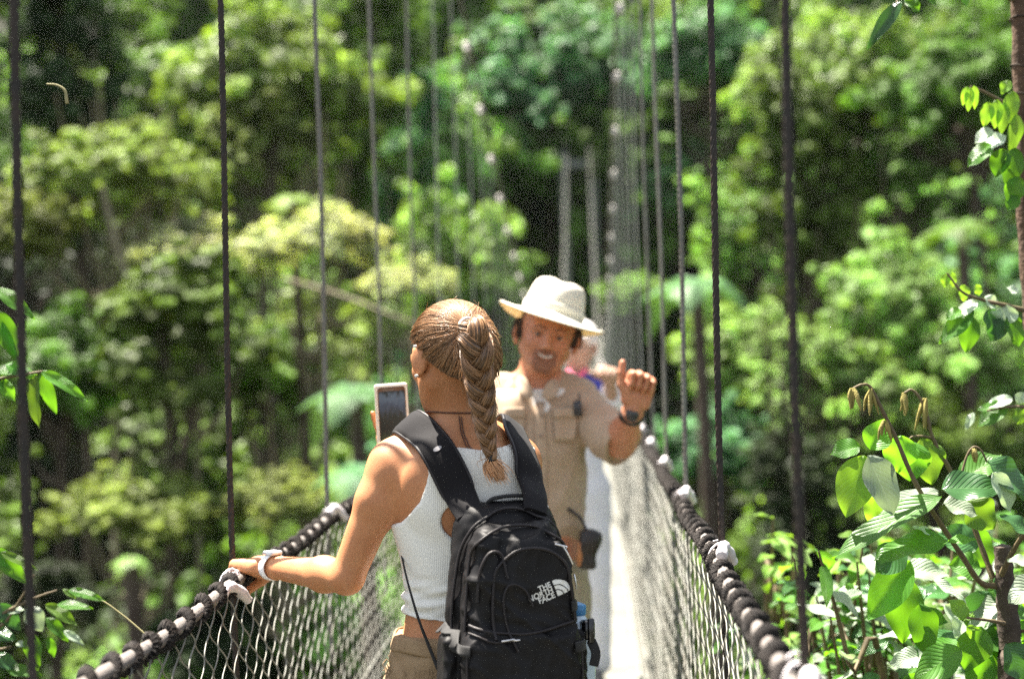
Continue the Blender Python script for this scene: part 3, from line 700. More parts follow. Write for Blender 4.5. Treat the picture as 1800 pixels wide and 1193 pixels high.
# tank top
def xz(pts, Y):
    q = np.array([at(a, b, Y) for a, b in pts]); return q[:, 0], q[:, 2]
axL, azL = xz([(745, 700), (747, 765), (757, 830), (742, 880), (704, 920), (660, 935), (560, 940)], 2.64)
axR, azR = xz([(935, 700), (938, 765), (935, 830), (948, 880), (975, 920), (1000, 935), (1100, 940)], 2.66)
nx_, nz_ = xz([(600, 640), (752, 700), (764, 750), (785, 785), (840, 793), (895, 785), (916, 750), (926, 700), (1100, 640)], 2.63)
cc = at(824, 916, 2.62)
def r_tank(P):
    z = P[:, 2]; l = np.interp(z, azL[::-1], axL[::-1]); r = np.interp(z, azR[::-1], axR[::-1])
    d = np.maximum(l-P[:, 0], P[:, 0]-r); d = np.maximum(d, z-np.interp(P[:, 0], nx_, nz_)); d = np.maximum(d, at(0, 1098, WY)[2]+.012-z + .004*np.sin(P[:, 0]*30))
    hole = np.where(P[:, 1] < WY, (1-np.hypot((P[:, 0]-cc[0])/.050, (z-cc[2])/.038))*.045, -1)
    return np.maximum(d, hole)
def tank_fold(P):
    z = P[:, 2]; low = np.clip((zpx(985, WY)-z)/.05, 0, 1)*np.clip((z-zpx(1110, WY))/.03, 0, 1)
    return wob(P, 22, .0018, 1) + low*(.0032*np.sin(z*190+7*np.sin(P[:, 0]*16)+P[:, 1]*30)+.002*np.sin(z*310-9*P[:, 0]*8)) + .0012*np.sin((z*60+P[:, 0]*70))
M_tank = mat('white ribbed cotton', (.88, .86, .80), .85, wave=(90, 'X', 1.5), bump=(200, .45, .0012), sheen=.1)
f_tb = union([tor]+back+[arms[0], arms[6]], .035)
mb = sdf_mesh(cut(f_tb, r_tank, .0058), .0045, disp=tank_fold, hi=A(f_tb.bb[1][0], f_tb.bb[1][1], zpx(690, WY)), lo=A(f_tb.bb[0][0]-.02, f_tb.bb[0][1]-.03, zpx(1125, WY)))
mb.build('tank_top', M_tank, woman)
# shorts with a frayed waistband and belt loops
zs = at(0, 1112, WY)[2]; zs_low = .56
pel = s_loft([lev(828, 1290, .162, .115), lev(828, 1200, .168, .122), lev(832, 1150, .158, .116), lev(833, 1108, .146, .104)], pw=2.3)
lgs = [s_cone(hipL, A(hipL[0]-.02, hipL[1]+.01, .5), .105, .10, .03), s_cone(hipR, A(hipR[0]+.02, hipR[1]+.01, .5), .105, .10, .03)]
M_khaki = mat('khaki cotton', (.30, .205, .115), .9, var=(26, (.23, .15, .08), .6), bump=(240, .7, .0015))
f_sh = union([pel]+lgs, .03)
def sh_fold(P): return wob(P, 26, .0045, 2) + wob(P, 60, .0018, 5) + .0035*np.abs(np.sin(P[:, 2]*70+P[:, 0]*38+2*np.sin(P[:, 0]*31)))
shorts = sdf_mesh(cut(f_sh, lambda P: np.maximum(P[:, 2]-zs, zs_low-P[:, 2]), 0), .006, disp=sh_fold).build('shorts', M_khaki, woman)
mb = MB(); th = np.linspace(0, 2*math.pi, 49)[:-1]; c0 = at(833, 1118, WY)
R_ = [(c0 + A(.152*math.cos(t), .110*math.sin(t), .0))for t in th]; Pw, Nw = project(f_sh, np.array(R_+[R_[0]]), .004); Pw[:, 2] = c0[2] + .003*np.sin(th[0]+np.arange(49)*.9)
band(mb, Pw, smoothN(Nw), .028, .006); 
for k in range(60):
    t = random.uniform(0, 6.28); p = c0 + A(.155*math.cos(t), .113*math.sin(t), -.045+random.uniform(-.01, .01)); Pq, _ = project(f_sh, [p], .005)
    tube(mb, catmull([Pq[0], Pq[0]+A(random.uniform(-.008, .008), -.004, -.010), Pq[0]+A(random.uniform(-.01, .01), -.003, -.022)], 3), .0009, 4)
mb.build('waistband', M_khaki, shorts)
M_shoe = mat('grey walking shoe', (.12, .11, .10), .8, bump=(90, .4)); M_sock = mat('sock', (.5, .5, .48), .9)
def shoe(x, y, yaw, parent):
    B = euler(yaw); c = A(x, y, 0); f = union([s_ell(c+B@A(0, .05, .035), A(.045, .14, .045), B), s_ell(c+B@A(0, -.05, .055), A(.04, .06, .055), B, .03)], .02)
    sdf_mesh(cut(f, lambda P: .004-P[:, 2], 0), .006).build('shoe', M_shoe, parent)
for hp_, dx in ((hipL, -.03), (hipR, .03)): shoe(hp_[0]+dx*.8, hp_[1]+.02, .05, woman)

# hair: cap, combed strands, three strand braid
M_hair = mat('golden brown hair', (.29, .155, .072), .36, spec=.8, tint=True)
M_hairb = mat('brown hair base', (.09, .045, .022), .7)
def r_hair(P):
    q = (P-hc)@HB; x, y, z = q.T
    return np.maximum.reduce([y-.75*z-.036, -.054+.74*(y+.07)+.12*np.abs(x)/.08*.1-z]) + wob(P, 90, .0035, 2)
tie_p = at(822, 576, 2.60)
tq, _ = project(f_head, [tie_p], .012); tie_l = (tq[0]-hc)@HB
hair = sdf_mesh(cut(union([s_ell(HW(0, -.012, .022), A(.0750, .094, .0835)*.905*1.035, HB), s_ell(HW(.01, -.06, -.02), A(.05, .045, .06), HB, .03)], .03), r_hair, .003), .0045,
               disp=lambda P: wob(P, 60, .0012, 3)).build('hair', M_hairb, woman)
f_cap = union([s_ell(HW(0, -.012, .022), A(.0750, .094, .0835)*.905*1.035, HB), s_ell(HW(.01, -.06, -.02), A(.05, .045, .06), HB, .03)], .03)
mb = MB(); r_ = np.random.default_rng(5); cnt = 0; e0 = A(0, -.012, .030)
tries = r_.normal(0, 1, (16000, 3)); tries /= np.linalg.norm(tries, axis=1)[:, None]
S0 = hc + (tries*A(.08, .10, .092)+e0)@HB.T; S0, _ = project(f_cap, S0, .004); ok = r_hair(S0) < -.0005
edge = r_hair(S0) > -.013; S0 = S0[ok & (edge | (r_.uniform(0, 1, len(ok)) < .45))][:3800]
t = np.linspace(0, 1, 13)
for s0 in S0:
    a = s0; b = tq[0] + r_.normal(0, .006, 3); e_c = HW(0, -.01, .02); da, db = nrm(a-e_c), nrm(b-e_c); om = math.acos(max(-1, min(1, float(da@db))))
    if om > 2.35: continue
    P = e_c + (np.sin((1-t)*om)[:, None]*da + np.sin(t*om)[:, None]*db)/max(.05, math.sin(om))*.09
    lockh = .5+.5*math.sin(math.atan2((s0-tq[0])@HB[:, 2], (s0-tq[0])@HB[:, 0])*26+2*math.sin(s0[1]*60)); P, Nn = project(f_cap, P, .0035 + .0018*r_.uniform() + .0045*lockh, 8)
    P = P + np.cross(Nn, nrm(b-a))*(np.sin(t*r_.uniform(3, 8)+r_.uniform(0, 6))*r_.uniform(.0, .0016))[:, None]
    lock = .55+.5*math.sin(s0[2]*260+s0[0]*140)**2; tube(mb, P, .00085*(1-.3*t)*.8, 3, tint=float((.55+.55*lockh)*r_.uniform(.6, 1.6)), cap=False)
mb.build('hair_strands', M_hair, hair)
mb = MB(); th = np.linspace(0, 6.6, 26); nrm_t = nrm(tq[0]-hc); b1 = nrm(np.cross(nrm_t, (0, 0, 1))); b2 = np.cross(nrm_t, b1)
tc_ = tq[0] + nrm_t*.010
tube(mb, np.array([tc_ + b1*.016*math.cos(a)+b2*.014*math.sin(a)+nrm_t*.002*math.sin(3*a) for a in th]), .0042, 7); mb.build('hair_tie', mat('silver hair tie', (.45, .43, .42), .5, bump=(200, .5)), hair)
bp = np.array([at(*p) for p in [(822, 578, 2.585), (833, 590, 2.566), (838, 618, 2.562), (840, 650, 2.572), (846, 690, 2.585), (851, 728, 2.590), (855, 762, 2.592), (861, 790, 2.592), (865, 806, 2.590)]])
bp[0] = tq[0]+nrm_t*.006
C_ = catmull(bp, 24); L_ = np.concatenate([[0], np.cumsum(np.linalg.norm(np.diff(C_, axis=0), axis=1))]); u = L_/L_[-1]
wdt = np.interp(u, [0, .06, .14, .35, .6, .8, .95, 1], [.014, .028, .0335, .030, .0255, .020, .0125, .009])
T_, _, _ = frames(C_); Sx = np.cross(T_, A(.1, -1, 0)); Sx /= np.linalg.norm(Sx, axis=1)[:, None]; Dp = np.cross(T_, Sx)
ph = np.concatenate([[0], np.cumsum(np.diff(L_)/np.interp(u[1:], [0, .5, 1], [.150, .112, .066]))])*2*math.pi
M_hairbr = mat('brown braid hair', (.24, .13, .062), .36, spec=.6, tint=True); braid_mb = MB(); rs = np.random.default_rng(8)
for j in range(3):
    th = ph + j*2*math.pi/3; lat = np.sin(th)*wdt*.64; dep = np.sin(2*th)*wdt*.46
    K = C_ + Sx*lat[:, None] + Dp*dep[:, None]; sr = wdt*(.49+.15*np.cos(2*th))
    tube(braid_mb, K, sr*.93, 10, tint=.45)
    Tt, Nn, Bb = frames(K)
    for q in range(54):
        a0 = rs.uniform(0, 6.283); tw_ = rs.uniform(-1.6, -.6); ang = a0 + tw_*L_*28; rr = sr*rs.uniform(.93, 1.05)*(1+.03*np.sin(L_*rs.uniform(60, 160)+a0))
        i0 = int(rs.uniform(0, .12)*len(K)); P = K + (np.cos(ang)*rr)[:, None]*Nn + (np.sin(ang)*rr)[:, None]*Bb
        tube(braid_mb, P[i0:], .0010, 3, tint=float(rs.uniform(.55, 1.9)), cap=False)
for q in range(130):      # stray hairs
    i = int(rs.uniform(5, len(C_)-8)); p = C_[i] + Sx[i]*wdt[i]*rs.choice([-1, 1])*rs.uniform(.7, 1.05); d = Sx[i]*np.sign((p-C_[i])@Sx[i]); l = rs.uniform(.006, .016)
    tube(braid_mb, catmull([p, p+d*l*.4+T_[i]*l, p+d*l*.5+T_[i]*l*2.0], 3), .00035, 3, tint=float(rs.uniform(1, 2)), cap=False)
braid = braid_mb.build('braid', M_hairbr, woman)
mb = MB(); tube(mb, np.array([C_[-1]-T_[-1]*.006, C_[-1]+T_[-1]*.004]), .0088, 10); mb.build('hair_tie', mat('black elastic', (.01, .01, .01), .7), braid)
mb = MB(); e1 = C_[-1]; e2 = at(876, 843, 2.585)
for q in range(420):
    o1 = rs.normal(0, .0025, 3); sp = rs.normal(0, 1, 3)*A(.0075, .004, .004); le = rs.uniform(.55, 1.08)
    m_ = e1 + (e2-e1)*.45*le + sp*1.0 + A(-.004, 0, 0); tube(mb, catmull([e1+o1, m_, e1+(e2-e1)*le + sp*1.25], 4), np.linspace(.0009, .0004, 9), 3, tint=float(rs.uniform(1.2, 3.2)), cap=False)
mb.build('hair_end', M_hair, braid)
# flyaway nape and crown hairs
mb = MB()
for q in range(90):
    d = r_.normal(0, 1, 3); d[2] = abs(d[2])*r_.choice([1, 1, .2]); p, n_ = project(f_cap, [hc+HB@(nrm(d)*A(.08, .10, .09)+e0)], .003); p = p[0]; n_ = n_[0]
    if r_hair(p[None])[0] > .0: continue
    tg = nrm(np.cross(n_, r_.normal(0, 1, 3))); l = r_.uniform(.01, .03); tube(mb, catmull([p, p+tg*l+n_*.004, p+tg*l*1.8+n_*r_.uniform(.0, .008)], 4), .00018, 3, tint=2., cap=False)
mb.build('flyaway_hair', M_hair, hair)
# necklace cord, earring, eyes
mb = MB(); nc = at(797, 722, 2.71); th = np.linspace(0, 2*math.pi, 60)
P = np.array([nc + A(.07*math.cos(t_), .07*math.sin(t_), .010*math.sin(t_)*0 - .018*max(0, math.sin(t_))) for t_ in th]); P, _ = project(f_all, P, .0016); tube(mb, P, .0016, 5)
for sx in (820, 826):
    P = np.array([at(a, b, 2.6) for a, b in [(sx-4, 722), (sx-2, 740), (sx+6, 758), (sx+18, 778)]]); P, _ = project(f_all, catmull(P, 5), .002); tube(mb, P, .0013, 5)
mb.build('necklace', mat('dark cord', (.10, .04, .025), .6), woman)
mb = MB(); ep = HW(-.084, -.006, .004); 
M_pearl = mat('pearl', (.85, .82, .78), .2)
for p in (HW(-.088, -.016, .020), HW(-.085, -.010, -.040)): mb = MB(); tube(mb, np.array([p+A(-.002, -.003, 0), p+A(-.005, -.007, 0)]), .0028, 8); mb.build('earring', M_pearl, woman)
for sd in (-1, 1):
    mb = sdf_mesh(s_ell(HW(sd*.031, .073, .002), A(.0125, .0125, .0125)), .003); e_ = mb.build('eye', M_eye, woman)
    mb = sdf_mesh(s_ell(HW(sd*.031, .0835, .002), A(.005, .003, .005), HB), .0015); mb.build('iris', M_iris, e_)
# pale watch on the left wrist
mb = MB(); wc = at(480, 996, 2.885); ax_ = nrm(wrL-elL); b1 = nrm(np.cross(ax_, (0, 0, 1))); b2 = np.cross(b1, ax_)
th = np.linspace(0, 2*math.pi, 33)[:-1]; P = np.array([wc + b1*.0285*math.cos(t_) + b2*.0255*math.sin(t_) for t_ in th] + [wc+b1*.0285]); N_ = P-wc; N_ /= np.linalg.norm(N_, axis=1)[:, None]
M_wband = mat('white silicone strap', (.82, .83, .84), .5)
band(mb, P, N_, .020, .004)
watch = mb.build('watch', M_wband); tag(watch, 'white wristwatch on the wrist of the hand gripping the handrail', 'watch')
mb = MB(); Rb = np.stack([ax_, b1, b2], 1); box(mb, wc + b2*.029, (.034, .030, .009), Rb, bev=.003); mb.build('watch_face', mat('watch case', (.75, .75, .76), .3, .3), watch)
# phone in the raised right hand
pc = at(690, 733, 3.085); PBm = euler(.28, .06, -.04)
phone = empty('phone', tuple(pc), 'phone in a pale case held up beside the braided head, its screen showing the view', 'phone')
mb = sdf_mesh(s_box(pc, A(.0365, .0055, .074), .0054, PBm), .0024)
def rr_panel(c, B, hw, hh, rad, y, n=8):
    pts = []
    for (sx, sy, a0) in ((1, 1, 0), (-1, 1, 90), (-1, -1, 180), (1, -1, 270)):
        for k in range(n+1):
            a = math.radians(a0+90*k/n); pts.append(c + B@A(sx*(hw-rad)+rad*math.cos(a), y, sy*(hh-rad)+rad*math.sin(a)))
    return np.array(pts)
def panel(mb, pts, tint=None):
    c = pts.mean(0); n = len(pts); V = np.vstack([pts, c]); j = np.arange(n); mb.add(V, np.stack([j, (j+1) % n, np.full(n, n)], -1), tint)
mb.build('case', mat('cream phone case', (.74, .68, .58), .4), phone)
m2 = MB(); panel(m2, rr_panel(pc, PBm, .0305, .067, .007, -.0062)); m2.build('bezel', mat('black glass edge', (.01, .01, .01), .1), phone)
m2 = MB(); panel(m2, rr_panel(pc+PBm@A(0, 0, -.003), PBm, .0285, .0610, .004, -.0068))
ms = bpy.data.materials.new('screen picture'); ms.use_nodes = True; nn = ms.node_tree.nodes; ll = ms.node_tree.links; pb = nn['Principled BSDF']; pb.inputs['Base Color'].default_value = (.01, .01, .01, 1); pb.inputs['Roughness'].default_value = .35; pb.inputs['Specular IOR Level'].default_value = .15
tcn = nn.new('ShaderNodeTexCoord'); sp = nn.new('ShaderNodeSeparateXYZ'); ll.new(tcn.outputs['Generated'], sp.inputs[0]); rp = nn.new('ShaderNodeValToRGB'); els = rp.color_ramp.elements
els[0].position = .0; els[0].color = (.10, .12, .04, 1); els[1].position = 1; els[1].color = (.02, .03, .03, 1)
for ps, cl in ((.30, (.02, .025, .02, 1)), (.55, (.05, .06, .05, 1)), (.74, (.16, .19, .30, 1)), (.88, (.28, .34, .48, 1)), (.96, (.12, .15, .2, 1))): e_ = els.new(ps); e_.color = (cl[0]*.5, cl[1]*.55, cl[2]*.5, 1)
nzs = nn.new('ShaderNodeTexNoise'); nzs.inputs['Scale'].default_value = 7; ll.new(tcn.outputs['Generated'], nzs.inputs[0]); am = nn.new('ShaderNodeMath'); am.operation = 'MULTIPLY_ADD'; am.inputs[1].default_value = .3; ll.new(nzs.outputs[0], am.inputs[0]); ll.new(sp.outputs[2], am.inputs[2])
sb = nn.new('ShaderNodeMath'); sb.operation = 'SUBTRACT'; sb.inputs[1].default_value = .15; ll.new(am.outputs[0], sb.inputs[0]); ll.new(sb.outputs[0], rp.inputs[0]); ll.new(rp.outputs[0], pb.inputs['Emission Color']); pb.inputs['Emission Strength'].default_value = .11
m2.build('screen', ms, phone)
# ---------------------------------------------------------------- the backpack
PU, PWn = A(math.cos(.30), math.sin(.30), 0), A(math.sin(.30), -math.cos(.30), 0)
tilt = -.03; PV = nrm(A(0, 0, 1) + PU*(-tilt) + PWn*(-.06)); PU = nrm(PU - PV*(PU@PV)); PWn = nrm(PWn-PV*(PWn@PV)-PU*(PWn@PU))
PB = np.stack([PU, PWn, PV], 1); pk = at(897, 1077, 2.555)
K_ = lambda u, w, v: pk + PB@A(u, w, v)
pack = empty('backpack', tuple(pk), 'black backpack with zipped pockets and a small white emblem, worn on the braided woman', 'backpack')
def s_taper(c, h, rad, top, k=None):
    """box in pack axes whose width narrows upward into an arch"""
    h = _v(h)
    def f(P):
        q = (P-c)@PB; v = q[:, 2]/h[2]; arch = 1-top*np.clip((v-.0), 0, 1)**2; q = q.copy(); q[:, 0] /= arch
        a = np.abs(q)-(h-rad); return (np.linalg.norm(np.maximum(a, 0), axis=1) + np.minimum(a.max(1), 0) - rad)*np.minimum(1, arch)
    f.k = k; m = np.linalg.norm(h); f.bb = (c-m, c+m); return f
prims = [s_taper(K_(0, -.028, -.04), (.115, .046, .242), .045, .22), s_taper(K_(.004, .028, -.05), (.104, .040, .215), .038, .26, .012),
         s_taper(K_(.030, .066, .050), (.070, .018, .085), .017, .30, .007), s_taper(K_(.006, .060, -.150), (.112, .034, .132), .030, .05, .008),
         s_taper(K_(-.116, -.005, -.150), (.016, .042, .12), .014, .1, .01), s_taper(K_(.122, -.005, -.150), (.016, .042, .12), .014, .1, .01),
         s_taper(K_(-.054, .060, .05), (.028, .020, .095), .018, .3, .012)]
f_pack = union(prims, .01)
def pack_fold(P):
    q = (P-pk)@PB; u, w_, v = q.T
    r1 = 1-np.abs(np.sin(u*26+v*17+1.6*np.sin(v*21+u*9))); r2 = 1-np.abs(np.sin(v*30-u*21+1.8*np.sin(u*18+v*6)+1)); front = np.clip((w_-.0)/.05, 0, 1)
    r3 = 1-np.abs(np.sin(u*52+v*40+2.2*np.sin(v*33-u*20)))
    return front*(.0058*r1**4+.0050*r2**5+.0034*r3**3) + wob(P, 34, .0022, 4) + wob(P, 85, .0009, 2) - .003 - front*(.0058*r1**4+.0050*r2**5+.0034*r3**3)*np.exp(-((u-.05)**2+(v-.045)**2)/.038**2)
sdf_mesh(f_pack, .005, disp=pack_fold).build('pack_body', mat('black nylon', (.0045, .004, .0045),   .55, spec=.25, var=(18, (.009, .008, .009), .7), bump=(520, .35, .0008)), pack)
M_web = mat('black webbing', (.006, .0055, .006), .75, bump=(600, .6, .001), sheen=.1); M_zip = mat('zip piping', (.011, .008, .009), .5, spec=.4, bump=(700, .5, .001))
M_pad = mat('padded black mesh', (.008, .007, .0085),   .8, spec=.2, bump=(700, .7, .001), sheen=.05)
M_metal = mat('bright zip pull', (.7, .7, .72), .25, 1.0)
def piping(pts, r, nm='zipper', m_=None, off=.002):
    P = catmull([K_(*p) for p in pts], 8); P, _ = project(f_pack, P, off); P = P + np.array([0]*3)
    for _ in range(3): P[1:-1] = (P[:-2]+2*P[1:-1]+P[2:])/4
    mb = MB(); tube(mb, P, r, 6); return mb.build(nm, m_ or M_zip, pack)
def arc(uc, v0, hu, hv, w_, a0=0, a1=180, n=9, lean=0):
    return [(uc+hu*math.cos(math.radians(a))+lean*math.sin(math.radians(a)), w_, v0+hv*math.sin(math.radians(a))) for a in np.linspace(a0, a1, n)]
piping([(.108, -.0, -.10), (.107, .0, 0)]+arc(0, .055, .096, .125, .0, 10, 170)+[(-.108, .0, 0), (-.112, .0, -.10)], .0032)
piping([(.102, .055, -.02)]+arc(.004, .05, .090, .105, .05, 5, 175)+[(-.100, .055, -.02)], .003)
piping([(-.048, .09, -.035), (-.052, .09, .01)]+arc(.020, .062, .070, .060, .09, 170, 10)+[(.102, .08, -.01)], .0032)
piping([(-.010, .095, -.055), (-.028, .095, -.01), (-.034, .095, .035), (-.020, .095, .06), (.006, .095, .05), (.02, .095, .02)], .0026)
piping([(-.080, .08, .03), (-.074, .08, .08), (-.056, .08, .115), (-.033, .08, .11), (-.024, .08, .07)], .003)
piping([(-.11, .07, -.006), (-.06, .10, -.014), (0, .11, -.018), (.06, .10, -.014), (.110, .07, -.006)], .0032)
piping([(-.106, .09, -.05), (-.10, .09, -.15)], .002, 'seam'); piping([(.110, .09, -.05), (.108, .09, -.15)], .002, 'seam')
piping([(-.10, .07, -.018), (-.055, .105, -.033), (-.01, .11, -.028)], .0022, 'strap_web')
# grab handle
mb = MB(); P = catmull([K_(-.034, -.035, .188), K_(-.024, -.025, .204), K_(.022, -.02, .209), K_(.058, -.02, .200), K_(.070, -.01, .172)], 8); band(mb, P, smoothN(P-K_(.02, -.02, .1)), .022, .007); mb.build('grab_handle', M_web, pack)
# zip pulls and buckle
def pull(u, w_, v, du, dv):
    a, _ = project(f_pack, [K_(u, w_, v)], .006); b, _ = project(f_pack, [K_(u+du, w_, v+dv)], .008); mb = MB(); tube(mb, np.array([a[0], (a[0]+b[0])/2+PWn*.002, b[0]]), .0016, 6); mb.build('zip_pull', M_metal, pack)
pull(.060, .09, .128, .022, -.006); pull(.074, .09, .124, .012, -.020); pull(.082, .09, .112, .012, -.02); pull(-.040, .1, -.034, .022, .002); pull(-.02, .1, -.033, .012, -.001); pull(.098, .06, .07, .006, -.025)
# compression straps, side buckles and bottle pocket rim
for sg, v0 in ((1, .03), (1, -.04), (-1, -.04)):
    mb = MB(); P = catmull([K_(sg*.108, -.03, v0+.006), K_(sg*.118, .0, v0), K_(sg*.110, .045, v0-.01), K_(sg*.09, .085, v0-.012)], 6); P, N_ = project(f_pack, P, .004); band(mb, P, smoothN(N_), .018, .003); mb.build('compression_strap', M_web, pack)
mb = MB(); box(mb, K_(.138, .02, -.033), (.022, .03, .034), PB, bev=.004); box(mb, K_(.140, .036, -.033), (.012, .008, .044), PB, bev=.002); mb.build('buckle', mat('black buckle', (.01, .01, .011), .25, spec=.7), pack)
mb = MB(); P = catmull([K_(.140, .035, -.05), K_(.147, .04, -.072), K_(.142, .042, -.095)], 5); band(mb, P, np.tile(PWn, (len(P), 1)), .018, .002); mb.build('loose_strap', M_web, pack)
# shoulder straps conform to her shoulders
f_wear = union([f_body], .01)
def shoulder(pts, wd):
    P = catmull([at(*p) for p in pts], 8); n = len(P); Q, N_ = project(f_wear, P, .013); wgt = np.clip((np.arange(n)-6)/6., 0, 1)[:, None]; P = P*(1-wgt)+Q*wgt
    for _ in range(6): P[1:-1] = (P[:-2]+2*P[1:-1]+P[2:])/4
    mb = MB(); N_ = smoothN(N_, 14); band(mb, P, N_, np.interp(np.arange(n)/n, [0, .12, .6, 1], [wd*.85, wd, wd*.95, wd*.5]), .015, 12)
    o = mb.build('shoulder_strap', M_pad, pack)
    for sgn in (-1, 1):
        T = np.gradient(P, axis=0); T /= np.linalg.norm(T, axis=1)[:, None]; S = np.cross(T, N_); wds = np.interp(np.arange(n)/n, [0, .12, .6, 1], [wd*.85, wd, wd*.95, wd*.5])
        mb = MB(); tube(mb, P + S*sgn*(wds/2)[:, None], .0038, 6); mb.build('edging', M_zip, o)
    return o, P, N_
sL, PLs, NLs = shoulder([(826, 905, 2.555), (810, 872, 2.585), (783, 815, 2.60), (762, 782, 2.62), (740, 758, 2.66), (722, 750, 2.71), (706, 765, 2.78), (704, 820, 2.83), (712, 900, 2.84), (725, 990, 2.82)], .060)
sR, PRs, NRs = shoulder([(942, 900, 2.565), (940, 858, 2.60), (931, 810, 2.64), (918, 772, 2.68), (903, 752, 2.73), (893, 752, 2.79), (888, 800, 2.87), (885, 880, 2.88), (885, 980, 2.86)], .056)
# small emblem on the left strap and the white lettering on the pocket
M_ink = mat('white print', (.78, .77, .72), .6)
i_ = int(np.argmin([abs(p[2]-at(776, 790, 2.6)[2]) for p in PLs[:40]])); Sv = nrm(np.cross(np.gradient(PLs, axis=0)[i_], NLs[i_])); Tv = nrm(np.gradient(PLs, axis=0)[i_])
mb = MB(); a = np.linspace(0, 6.283, 17)[:-1]; pts = np.array([PLs[i_] + NLs[i_]*.0082 + Sv*.0085*math.cos(t)+Tv*.0045*math.sin(t) for t in a]); panel(mb, pts)
mb.build('strap_emblem', mat('grey print', (.35, .33, .34), .6), sL)
lc = K_(.058, .10, .048); lc, ln = project(f_pack, [lc], .002); lc, ln = lc[0], ln[0]
lx = PU*math.cos(.36)+PV*math.sin(.36); lx = nrm(lx-ln*(lx@ln)); ly = np.cross(ln, lx)
ly = ly if ly[2] > 0 else -ly
def f_folded(P): return f_pack(P)-pack_fold(P)
def ink(V, off=.0014):
    V = V*1.12
    P = lc + V[:, :1]*lx + V[:, 1:2]*ly; P, _ = project(f_folded, P, off); return P
logo = MB()
for txt, yo, xr in (('THE', .0085, -.001), ('NORTH', -.0005, -.001), ('FACE', -.0095, -.001)):
    cu = bpy.data.curves.new('t', 'FONT'); cu.body = txt; cu.size = .0125; cu.align_x = 'RIGHT'; cu.offset = .0003; to = bpy.data.objects.new('t', cu); col.objects.link(to)
    bpy.context.view_layer.update(); me = bpy.data.meshes.new_from_object(to.evaluated_get(bpy.context.evaluated_depsgraph_get())); V = np.array([v.co[:] for v in me.vertices]); me.calc_loop_triangles(); T3 = np.array([t_.vertices[:] for t_ in me.loop_triangles])
    bpy.data.objects.remove(to); bpy.data.curves.remove(cu); bpy.data.meshes.remove(me)
    V = V*A(.95, 1, 1) + A(xr, yo-.003, 0); logo.add(ink(V), T3)
for r0, r1 in ((.0, .0095), (.0112, .0175), (.0192, .0262)):
    a = np.linspace(0, math.pi/2, 15); cxy = A(.003, -.0125)
    rr0 = np.stack([cxy[0]+r0*np.sin(a), cxy[1]+r0*np.cos(a)], -1); rr1 = np.stack([cxy[0]+r1*np.sin(a), cxy[1]+r1*np.cos(a)], -1)
    V = np.concatenate([rr0, rr1]); n = 15; k = np.arange(n-1); logo.add(ink(np.c_[V, 0*V[:, 0]]), np.stack([k, k+1, k+1+n, k+n], -1))
logo.build('emblem', M_ink, pack, smooth=False)
# lower webbing strap from under the arm to the foot of the pack
mb = MB(); P = catmull([at(*p) for p in [(697, 925, 2.77), (704, 965, 2.69), (716, 1020, 2.625), (735, 1085, 2.605), (752, 1130, 2.60), (770, 1175, 2.59)]], 8); band(mb, P, np.tile(A(-.3, -1, 0), (len(P), 1)), np.interp(np.linspace(0, 1, len(P)), [0, .4, 1], [.003, .004, .008]), .003, 8); mb.build('strap_end', M_web, pack)
# water bottle in the side pocket
bc = K_(.130, -.012, -.085); bot = empty('water_bottle', tuple(bc), 'clear water bottle with a blue cap in the side pocket of the black backpack', 'bottle')
mb = MB(); P = np.array([bc + PV*z for z in (-.08, -.075, .0, .05, .066, .075)]); tube(mb, P, np.array([.028, .031, .031, .029, .018, .013]), 16); mb.build('bottle_body', mat('clear plastic', (.55, .68, .78), .12, spec=.8), bot)
mb = MB(); P = np.array([bc + PV*z for z in (.075, .078, .092, .094)]); tube(mb, P, np.array([.0145, .0155, .0155, .014]), 16); mb.build('bottle_cap', mat('blue cap', (.05, .22, .45), .35), bot)
# ================================================================ the man in the hat
MY = 4.2
man = empty('person', (float(at(935, 800, MY)[0]), MY, 0), 'smiling man in a cream hat and beige safari shirt giving a thumbs up', 'person')
def basis3(up, front):
    z = nrm(up); y = _v(front); y = nrm(y-z*(y@z)); return np.stack([np.cross(y, z), y, z], 1)
MB_ = basis3((.23, -.06, 1), (.10, -1, 0)); mc = at(962, 588, 4.14)
mhp, MW = head_prims(mc, MB_, 1.0, True)
def ml(px, py, rx, ry, yaw=0, Y=MY): c = at(px, py, Y); return (c[2], c[0], c[1], rx, ry, yaw)
mtor = s_loft([ml(932, 1130, .150, .110), ml(932, 1020, .152, .115), ml(932, 920, .146, .118), ml(932, 830, .152, .118), ml(932, 760, .160, .115), ml(934, 710, .150, .100), ml(937, 680, .100, .075), ml(939, 664, .066, .062)], pw=2.3)
mshL, melL, mwrL, mhandw = at(1014, 712, 4.20), at(1090, 778, 4.06), at(1112, 724, 3.95), at(1114, 716, 3.94)
mshR = at(855, 712, 4.20); melR = A(mshR[0]-.06, mshR[1]+.02, mshR[2]-.29); mwrR = A(mshR[0]-.03, mshR[1]-.10, mshR[2]-.50)
marm = [s_cone(at(985, 690, 4.2), mshL, .05, .055, .04), s_cone(mshL, melL, .056, .044, .03), s_cone(melL, melL*.65+mwrL*.35, .042, .041, .015), s_cone(melL*.65+mwrL*.35, mwrL, .041, .029, .02), s_cone(mwrL, mhandw, .029, .027, .01),
        s_cone(at(888, 690, 4.2), mshR, .05, .055, .04), s_cone(mshR, melR, .056, .044, .03), s_cone(melR, mwrR, .042, .029, .02)]
mhipL, mhipR = A(at(975, 1130, MY)[0], MY, .88), A(at(890, 1130, MY)[0], MY, .88); mlegs = []
